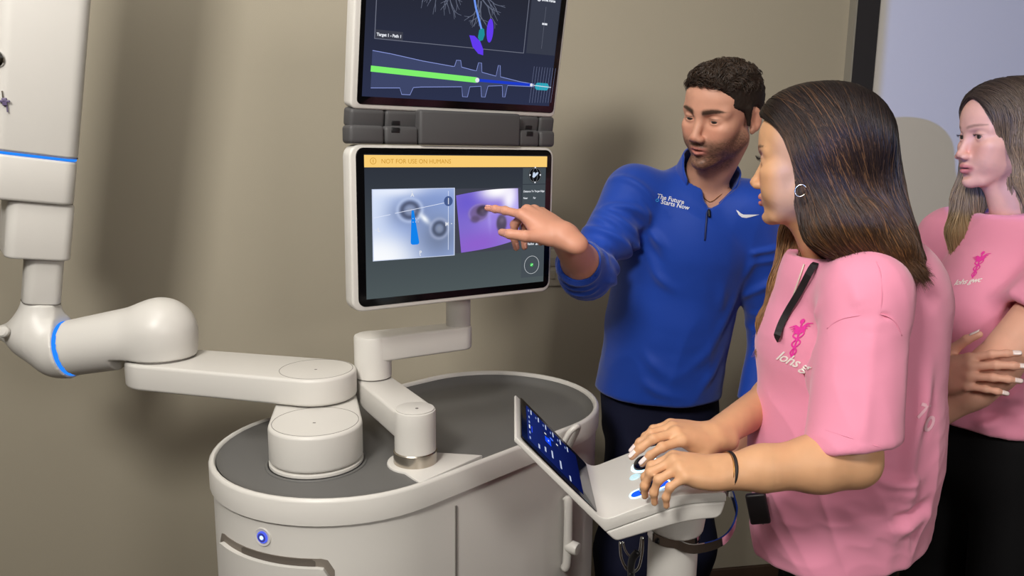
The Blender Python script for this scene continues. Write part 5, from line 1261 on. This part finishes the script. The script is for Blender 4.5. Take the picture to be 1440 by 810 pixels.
def pfold(v, N, L=None):
    p = v; d1 = snoise(p @ np.array([[10, 2, 4], [0, 10, 2], [3, -4, 5.]]), 61, 2); d2 = snoise(p @ np.array([[15, 0, 7], [4, 15, 0], [-12, 5, 15]]), 67, 2); low = np.clip((1.22 - v[:, 2]) / .25, .3, 1)
    return low * (.006 * ((1 - np.abs(d1)) ** 4 - .25) + .0025 * (1 - np.abs(d2)) ** 2) + 1.35 * creases(v, LN1 if L is None else L)
shirt1, sv1, sf1 = cloth('t_shirt', S, (.25, .95, .76), (.88, 1.62, 1.50), .0036, M_PINK, w1, 2, pfold, label='loose pink cotton t-shirt')
t1 = bvh_of(sv1, sf1)
# chest print: winged staff with twined snakes, script below; numerals on the back
def emblem(s):
    P = strip_poly([(0, -26), (0, 24)], 2.6); P += [[(3.6 * math.cos(a) , 27 + 3.6 * math.sin(a)), (3.6 * math.cos(b), 27 + 3.6 * math.sin(b)), (0, 27)] for a, b in zip(np.linspace(0, 6.28, 13)[:-1], np.linspace(0, 6.28, 13)[1:])]
    for ph in (0, math.pi):
        t = np.linspace(0, 1, 26); P += strip_poly(np.stack([(3 + 5.5 * t) * np.sin(ph + t * 3 * math.pi), -24 + 38 * t], 1), 2.2)
    for sg in (-1, 1):
        for k in range(4): P += strip_poly([(sg * 1, 17 - 2.6 * k), (sg * (8), 22 - 3 * k), (sg * (17 - 3 * k), 21 - 3.4 * k)], [2.2, 2.6, .8])
    return poly_mesh([[(x * s, y * s) for x, y in q] for q in P])
e_x = nrm(V(-.30, -.62, 0) * -1 * -1); 
ex1 = nrm(at(1132, 470, 1.2) - at(1110, 474, 1.215)); ey1 = nrm(V(.16, 0, 1)); vd = nrm(ray(1120, 480))
decal('caduceus_emblem', emblem(.00118), at(1121, 478, 1.2), ex1, nrm(V(.22, 0, 1)), vd, t1, M_MAGENTA, shirt1)
def script_text(s, size): return text_np(s, size, res=2, bold=.00035, shear=.35, space=.92)
decal('script_lettering', script_text('lohs g', .024), at(1090, 505, 1.22), nrm(ex1 * 1 + V(0, 0, -.55)), nrm(V(.4, 0, 1)), vd, t1, mat('cream_print', srgb(246, 236, 232), .6), shirt1)
decal('numeral', text_np('2', .034, bold=.0012), at(1320, 612, 1.15), V(-.6, -.8, 0), nrm(V(.25, 0, 1)), nrm(ray(1315, 600)), t1, mat('pale_print', srgb(244, 190, 205), .6), shirt1) if False else None
decal('numeral', text_np('0', .036, bold=.0012), at(1296, 604, 1.15), nrm(V(.75, .2, -.25)), nrm(V(.3, 0, 1)), nrm(ray(1300, 590)), t1, mat('pale_print', srgb(244, 190, 205), .6), shirt1)
decal('numeral', text_np('7', .034, bold=.0012), at(1288, 586, 1.15), nrm(V(.75, .2, -.25)), nrm(V(.3, 0, 1)), nrm(ray(1296, 580)), t1, mat('pale_print', srgb(244, 190, 205), .6), shirt1)
def seam(name, pix, tree_, r, mt, parent, n=40, lift=-.0003): return tube(name, [on_cloth(tree_, *p, lift) for p in pix], r, mt, parent, n=n, k=6)
M_PINKS = mat('pink_seam', srgb(228, 140, 168), .85)
seam('shoulder_seam', [(1163, 462), (1180, 450), (1205, 444), (1238, 442), (1258, 452), (1268, 472)], t1, .0012, M_PINKS, shirt1)
seam('shoulder_seam', [(1238, 442), (1240, 415), (1238, 385), (1232, 368)], t1, .0012, M_PINKS, shirt1)
seam('sleeve_hem', [(1143, 598), (1165, 606), (1200, 617), (1228, 626), (1240, 630)], t1, .0009, M_PINKS, shirt1, lift=-.0006)
# trousers, shoes
def legs(LEG, hipc, hr, flat, parent, lo, hi, M, label=None):
    S = Sdf(); S.cone(hipc + V(0, 0, .08), hipc - V(0, 0, .02), hr * .94, hr, .02, flat=flat)
    for q in LEG: S.chain([lerp(q[0], q[1], -.05), q[1], q[2] + V(0, 0, -.02)], [hr * .62, .066, .055], .05)
    S.half((0, 0, .04), (0, 0, -1)); cloth('trousers', S, lo, hi, .0075, M, parent, 1, None, label)
    for q in LEG:
        S = Sdf(); a = q[2] * V(1, 1, 0); fw = flat[0] if abs(flat[0][2]) < .5 else V(1, 0, 0); S.ell(a + V(0, 0, .045), (.042, .042, .04), .03); S.cone(a + V(0, 0, .037) - fw * .04, a + V(0, 0, .032) + fw * .13, .036, .031, .03); S.half((0, 0, .004), (0, 0, -1))
        l_, h_ = bb([a - fw * .1, a + fw * .18 + V(0, 0, .1)], .05); l_[2] = -.01; vv, ff = S.mesh(l_, h_, .006, 1); link('shoe', mesh_np('shoe', vv, ff), mat('white_shoe', srgb(205, 202, 198), .5), parent)
legs(LEG1, V(.59, 1.30, .86), .113, (f1, .9), w1, (.36, 1.05, .03), (.82, 1.55, 1.05), M_BLACKT, 'black trousers')
# bracelets, earring, necklace
wd = nrm(wL - eL); wc = lerp(eL, wL, .965); wy = nrm(np.cross(wd, V(0, 0, 1))); wz = np.cross(wd, wy)
ringp = lambda c, r, tilt=0: np.array([c + (wy * math.cos(a) + wz * .93 * math.sin(a)) * r + wd * tilt * math.sin(a) for a in np.linspace(0, 2 * np.pi, 44, endpoint=False)])
P = ringp(wc, .0285, .006); vv, ff = tube_np(P, .0022, 8, True); br1 = link('bracelet', mesh_np('bracelet', vv, ff), mat('black_cord', srgb(22, 16, 16), .6), w1, 'black cord bracelet with small gold beads')
P = ringp(wc + wd * .004, .0288, .006); vv, ff = tube_np(P, .0009, 6, True); link('gold_chain', mesh_np('gold_chain', vv, ff), MATS['gold'], br1)
ec = at(1126, 268, 1.172); P = np.array([ec + V(.35, .2, 0) * .0 + nrm(V(.8, -.35, .1)) * .0080 * math.cos(a) + V(0, 0, 1) * .0088 * math.sin(a) for a in np.linspace(.4, 5.6, 30)])
tube('hoop_earring', P, .0011, mat('silver_gold', srgb(205, 185, 150), .2, metal=1), w1, k=8)
tube('pearl_necklace', [on_cloth(t1, 1132, 372, .002), on_cloth(t1, 1126, 392, .003), on_cloth(t1, 1118, 415, .003)], .0014, mat('pearl', srgb(225, 210, 195), .25), w1, n=12, k=8)
# hair
m = H1.s; cc_ = lambda f, l, u: V(f, l, u) * m
S = Sdf(); S.frame(H1.o, H1.R); S.ell(cc_(-2, 0, 36), cc_(100, 81, 86), .01); S.ell(cc_(30, 0, 66), cc_(66, 70, 52), .02)
S.ell(cc_(100, 0, -26), cc_(100, 300, 100), .008, '-'); S.ell(cc_(60, 0, -70), cc_(66, 66, 80), .01, '-'); S.frame()
S.chain([H1.W(-34, 0, 25), at(1186, 262, 1.275), at(1200, 305, 1.25), at(1230, 342, 1.225), at(1282, 369, 1.22)], [.070, .070, .062, .044, .014], .05)
S.chain([H1.W(-10, 50, -10), at(1166, 285, 1.205), at(1170, 322, 1.185), at(1180, 338, 1.18)], [.028, .030, .026, .016], .04)
S.chain([at(1215, 320, 1.17), at(1250, 352, 1.165), at(1280, 372, 1.17)], [.035, .026, .014], .03)
S.ell(H1.W(100, 0, -30), V(92, 300, 92) * m, .006, '-', R=H1.R)
v, f = S.mesh((.33, 1.02, 1.24), (.80, 1.55, 1.72), .0035, 2)
N = normals_np(v, f)
HB1 = srgb(44, 32, 26)[:3]
me = mesh_np('hair', v, f); set_color(me, np.repeat(np.array([HB1]), len(v), 0)); hair1 = link('hair', me, MATS['hair_mass'], w1, 'long straight brown hair')
tree = bvh_of(v, f); q = H1.L(v); rs = np.random.RandomState(8)
def pick(n, wgt):
    wgt = np.clip(wgt, 0, None); return v[rs.choice(len(v), n, p=wgt / wgt.sum())]
w_top = (q[:, 2] > 30) * (1 + 2 * np.exp(-(np.abs(q[:, 1]) / 25) ** 2)) * (N @ H1.R[:, 2] > -.1) * (q[:, 1] > -40)
Rm = H1.R
def flow1(p, t):
    L = H1.L(p); s_ = 1 if L[1] > -4 else -1
    a = np.clip((L[2] - 20) / 80, 0, 1)
    return Rm @ (a * V(-.55, .8 * s_, -.15) + (1 - a) * V(-.42 - .25 * np.clip(-L[2] / 150, 0, 1), 0, -1.0)) + V(0, .0, 0)
def col1(P, q, r):
    base = mixl(srgb(36, 27, 23), srgb(92, 62, 40), np.clip(q * 1.2 - .2, 0, 1) ** 1.3); hl = np.array(srgb(150, 104, 60)[:3]); L = H1.L(P)
    w = np.clip((r > .80) * np.clip(q * 1.3, 0, 1) * .6 + np.clip((L[:, 0] - 5) / 40, 0, 1) * np.clip((60 - L[:, 2]) / 50, 0, 1) * .45, 0, 1)
    return (base * (1 - w[:, None]) + hl * w[:, None]) * (.55 + .8 * ((r * 7.3) % 1))
tag(strands('hair_strands', tree, pick(3600, w_top), flow1, 66, .0062, hair1, M_HAIR,   .0006, col1, 3, (.0004, .004)), kind='stuff')
w_side = (q[:, 2] > -60) * (q[:, 2] < 60) * (q[:, 1] > -20)
tag(strands('hair_strands', tree, pick(1700, w_side), flow1, 48, .0062, hair1, M_HAIR,   .0006, col1, 4, (.0004, .005), free_len=.03), kind='stuff')
# lock of hair in front of the far shoulder
S = Sdf(); S.chain([H1.W(-5, -70, -20), at(1128, 330, 1.365), at(1108, 400, 1.345), at(1082, 455, 1.335), at(1072, 476, 1.33)], [.03, .033, .026, .016, .006], .02)
vv, ff = S.mesh((.30, 1.22, 1.16), (.66, 1.50, 1.52), .004, 2); me = mesh_np('hair_lock', vv, ff); set_color(me, np.repeat(np.array([srgb(74, 52, 38)[:3]]), len(vv), 0)); hl1 = link('hair_lock', me, MATS['hair_mass'], w1, 'lock of lighter brown hair over the far shoulder')
t2_ = bvh_of(vv, ff); top = vv[vv[:, 2] > 1.30]
tag(strands('hair_strands', t2_, top[rs.choice(len(top), 500)], lambda p, t: V(-.35 - .15 * math.sin(p[2] * 40), -.05, -1), 50, .006, hl1, M_HAIR, .0008, lambda P, q, r: mixl(srgb(84, 58, 40), srgb(168, 124, 82), np.clip(q + .1, 0, 1)) * (.7 + .6 * ((r * 7.3) % 1)), 5, (.0004, .004), free_len=.03), kind='stuff')
# lanyard with a black badge wallet
lp = [(1168, 348), (1150, 375), (1130, 408), (1112, 438), (1102, 458), (1096, 476)]
P = [on_cloth(t1, *p, .007) for p in [(1159, 360)] + lp[1:]]; band_m = mat('black_ribbon', srgb(24, 20, 24), .7)
def ribbon(name, P, w, t, mt, parent, out, n=50):
    P = resample(P, n); T = np.gradient(P, axis=0); T /= np.linalg.norm(T, axis=1)[:, None]; O_ = np.asarray(out, float) - T * (T @ np.asarray(out))[:, None]; O_ /= np.linalg.norm(O_, axis=1)[:, None]; B = np.cross(T, O_)
    R = [P + B * w / 2 + O_ * t / 2, P - B * w / 2 + O_ * t / 2, P - B * w / 2 - O_ * t / 2, P + B * w / 2 - O_ * t / 2]; v = np.vstack(R); f = [(a * n + i, b * n + i, b * n + i + 1, a * n + i + 1) for a, b in ((0, 1), (1, 2), (2, 3), (3, 0)) for i in range(n - 1)]
    return link(name, mesh_np(name, v, np.array(f), False), mt, parent)
ly = ribbon('lanyard', P + [at(1089, 483, 1.365), at(1090, 510, 1.445), at(1084, 600, 1.465), at(1072, 660, 1.40), at(1063, 692, 1.245)], .011, .0012, band_m, w1, (-.5, -.8, .2)); ly['label'] = 'thin black lanyard with a black badge wallet'
bf = at(1066, 715, 1.235); box('badge_wallet', (.034, .012, .056), frame(bf, nrm(V(.9, -.3, .25)), nrm(V(.3, .9, 0)), nrm(V(-.25, 0, 1))), mat('black_leather', srgb(20, 17, 20), .45), ly, bevel=.004)
box('wallet_edge', (.0015, .0128, .054), frame(bf + V(.004, 0, 0), nrm(V(.9, -.3, .25)), nrm(V(.3, .9, 0)), nrm(V(-.25, 0, 1))), M_CHROME, ly)
# ------------------------------------------------------------------ the woman looking on at the right
w2 = empty('person', (1.06, 1.70, 0), 'woman with dark blond hair and folded arms in a pink t-shirt at the right edge', 'person')
SK2 = srgb(226, 172, 148)[:3]
H2 = Head((0, 0, 0), head_R(180, 3, 0), .955, mouth=.7, eye_h=3.8, nose=-3, brow_w=.8, brow_a=.6)
H2.o = at(1374, 192, 1.62) - H2.R @ (V(86, 31.5, 0) * H2.s)
S = Sdf(); H2.add(S)
f2 = nrm(V(-.96, -.28, 0)); l2 = V(-f2[1], f2[0], 0)
nk0 = H2.W(-12, 0, -60); nk1 = H2.W(-30, 0, -165)
S.cone(nk0, nk1, .046, .047, .02); S.cone(H2.W(36, 0, -90), nk1 + f2 * .01, .018, .035, .02)
CC = nk1 * V(1, 1, 0) + V(.0, .0, 1.22)
sL = nk1 + l2 * .165 + V(0, 0, -.075); sR = nk1 - l2 * .165 + V(0, 0, -.075)
eL = at(1395, 520, 1.46); wL = at(1296, 596, 1.52); eR = sR + V(-.10, .0, -.27); wR = at(1308, 528, 1.50)
S.cone(nk1 - V(0, 0, .05), sL, .042, .034, .02); S.cone(nk1 - V(0, 0, .05), sR, .042, .034, .02); S.cone(CC, CC - V(0, 0, .30), .085, .10, .03)
S.chain([sL, eL], [.046, .042], .02); S.chain([eL, lerp(eL, wL, .3), wL], [.042, .042, .027], .02)
S.chain([sR, eR, wR], [.040, .036, .025], .02)
LEG2 = [[CC * V(1, 1, 0) + l2 * .08 * sg + V(0, 0, .90), CC * V(1, 1, 0) + l2 * .085 * sg + f2 * .01 + V(0, 0, .50), CC * V(1, 1, 0) + l2 * .09 * sg + V(0, 0, .09)] for sg in (1, -1)]
for q in LEG2: S.chain(q, [.08, .052, .038], .03)
d2 = nrm(at(1372, 522, 1.425) - wR)
n3 = hand(S, wR, hand_frame(d2, V(-.25, -.80, .45), 'R'), 'R', .93, curl=[(10, 22, 14), (14, 24, 14), (18, 26, 14), (22, 28, 14)], spread=(7, 2, -3, -9), thumb=[(.70, .66, .05), (.88, .45, .1), (.96, .25, .05)], wrist_r=.0240)
gr = [(H2.o - V(.12, .12, .15), H2.o + V(.12, .12, .125), .0023), (*bb([wR, wR + d2 * .17], .05), .0022), ((.70, 1.35, .02), (1.40, 2.0, 1.56), .0075)]
v, f = multi_mesh(S, gr); me = mesh_np('body', v, f)
set_color(me, H2.pigment(v, SK2, srgb(196, 110, 108)[:3], srgb(96, 72, 55)[:3])); link('body', me, M_SKIN, w2)
H2.eyes(w2, srgb(70, 62, 50)[:3], gaze=(4, 0)); H2.lashes(w2, None, srgb(30, 24, 22), 6, 16, .28)
make_nails(n3, w2, M_NAILW, 1.2)
# t-shirt
S = Sdf(); hipz = .955
S.cone(CC + V(0, 0, .02), CC - V(0, 0, .16), .138, .150, .03, flat=(f2, .85)); S.cone(CC - V(0, 0, .16), CC * V(1, 1, 0) + V(0, 0, .85), .152, .168, .03, flat=(f2, .90), caps=[(V(1.06, 1.7, hipz), V(0, 0, -1))])
S.ell(CC + f2 * .06 + V(0, 0, -.02), (.10, .12, .085), .06)
S.cone(nk1 - V(0, 0, .035), sL + V(0, 0, .004), .064, .058, .05); S.cone(nk1 - V(0, 0, .035), sR + V(0, 0, .004), .064, .058, .05)
slT = lerp(sL, eL, .63); ax = nrm(eL - sL)
S.cone(sL, lerp(sL, eL, .85), .062, .074, .035, caps=[(slT, nrm(ax + V(-.25, .1, .25)))]); S.cone(slT - ax * .04, slT + ax * .1, .052, .058, .004, '-')
S.cone(sR, lerp(sR, eR, .7), .060, .066, .035)
S.cone(nk0, nk1 - V(0, 0, .02), .050, .056, .003, '-'); S.half(nk1 + V(0, 0, .002), nrm(nk0 - nk1), lo=nk1 - V(.08, .08, .002), hi=nk1 + .08)
S.cone(CC * V(1, 1, 0) + V(0, 0, .86), CC * V(1, 1, 0) + V(0, 0, .98), .147, .147, .004, '-', flat=(f2, .87))
LN2 = []
def cr2(A, w, *pts): LN2.append(([at(*p) for p in pts], A, w))
cr2(.008, .013, (1330, 570, 1.54), (1370, 578, 1.52), (1410, 560, 1.51), (1450, 545, 1.52)); cr2(.008, .012, (1325, 592, 1.55), (1375, 598, 1.53), (1440, 580, 1.53)); cr2(-.006, .010, (1328, 582, 1.55), (1375, 588, 1.53), (1430, 570, 1.52))
cr2(.009, .012, (1312, 475, 1.57), (1340, 458, 1.54), (1362, 430, 1.53), (1378, 395, 1.53)); cr2(.007, .011, (1310, 440, 1.58), (1325, 400, 1.56), (1332, 355, 1.57)); cr2(-.006, .010, (1318, 455, 1.57), (1342, 430, 1.55), (1356, 395, 1.55)); cr2(.006, .011, (1400, 350, 1.52), (1398, 400, 1.48), (1390, 430, 1.47)); cr2(.006, .010, (1425, 380, 1.5), (1415, 420, 1.47), (1405, 450, 1.45))
shirt2, sv2, sf2 = cloth('t_shirt', S, (.72, 1.35, .76), (1.40, 2.0, 1.50), .0048, M_PINK, w2, 1, lambda v, N: pfold(v + V(.4, .2, 0), N, []) + creases(v, LN2), label='loose pink cotton t-shirt')
t3 = bvh_of(sv2, sf2)
ex2 = nrm(at(1392, 372, 1.55) - at(1358, 380, 1.58)); vd2 = nrm(ray(1372, 372))
decal('caduceus_emblem', emblem(.00105), at(1375, 374, 1.56), ex2, nrm(V(.30, 0, 1)), vd2, t3, M_MAGENTA, shirt2)
decal('script_lettering', script_text('lohs gwc', .0155), at(1341, 402, 1.58), nrm(ex2 + V(0, 0, -.10)), nrm(V(.2, 0, 1)), vd2, t3, MATS['cream_print'], shirt2)
legs(LEG2, CC * V(1, 1, 0) + V(0, 0, .90), .132, (f2, .85), w2, (.80, 1.4, .03), (1.32, 1.98, 1.03), M_BLACKT, 'black trousers')
# hair: centre parting, straight and long, a thinner curtain beside the face
m = H2.s; cc_ = lambda f, l, u: V(f, l, u) * m
S = Sdf(); S.frame(H2.o, H2.R); S.ell(cc_(-6, 0, 38), cc_(105, 83, 86), .01); S.ell(cc_(28, 0, 62), cc_(64, 68, 52), .02)
S.ell(cc_(106, 0, -14), cc_(84, 66, 98), .008, '-'); S.ell(cc_(70, 0, -70), cc_(62, 62, 80), .01, '-')
S.chain([cc_(-45, 0, 20), cc_(-60, 0, -80), cc_(-70, 0, -190), cc_(-75, 0, -260)], [.075, .070, .060, .03], .04)
S.chain([cc_(28, 60, 40), cc_(16, 74, -20), cc_(2, 78, -90), cc_(-10, 92, -150)], [.018, .017, .017, .012], .02)
S.chain([cc_(30, -62, 30), cc_(22, -70, -60), cc_(38, -64, -140), cc_(62, -52, -215), cc_(74, -50, -268)], [.02, .026, .030, .024, .008], .02)
S.frame(); S.ell(H2.W(106, 0, -16), V(74, 60, 94) * m, .006, '-', R=H2.R)
v, f = S.mesh((.80, 1.50, 1.16), (1.25, 1.95, 1.75), .004, 2); N = normals_np(v, f)
me = mesh_np('hair', v, f); q = H2.L(v); tt = np.clip((40 - q[:, 2]) / 220, 0, 1)
set_color(me, mixl(srgb(58, 46, 38), srgb(128, 104, 74), tt)); hair2 = link('hair', me, MATS['hair_mass'], w2, 'long straight dark blond hair with a centre parting')
tree = bvh_of(v, f); rs = np.random.RandomState(9)
def flow2(p, t):
    L = H2.L(p); s_ = 1 if L[1] > 0 else -1; a = np.clip((L[2] - 25) / 75, 0, 1)
    return H2.R @ (a * V(-.18, .95 * s_, -.2) + (1 - a) * V(-.06, 0.05 * s_, -1.0))
def col2(P, q, r):
    c = mixl(srgb(72, 57, 46), srgb(176, 148, 108), np.clip(q * 1.25 - .1, 0, 1)); return c * (.65 + .7 * ((r * 7.3) % 1))
tag(strands('hair_strands', tree, pick(1900, (q[:, 2] > 30) * (1 + 2 * np.exp(-(np.abs(q[:, 1]) / 25) ** 2)) * (N @ H2.R[:, 2] > -.1)), flow2, 64, .0066, hair2, M_HAIR, .00085, col2, 13, (.0004, .004), free_len=.03), kind='stuff')
tag(strands('hair_strands', tree, pick(900, (q[:, 2] > -120) * (q[:, 2] < 60) * 1.0), flow2, 44, .0066, hair2, M_HAIR, .00085, lambda P, q, r: col2(P, .3 + .7 * q, r), 14, (.0004, .005), free_len=.04), kind='stuff')
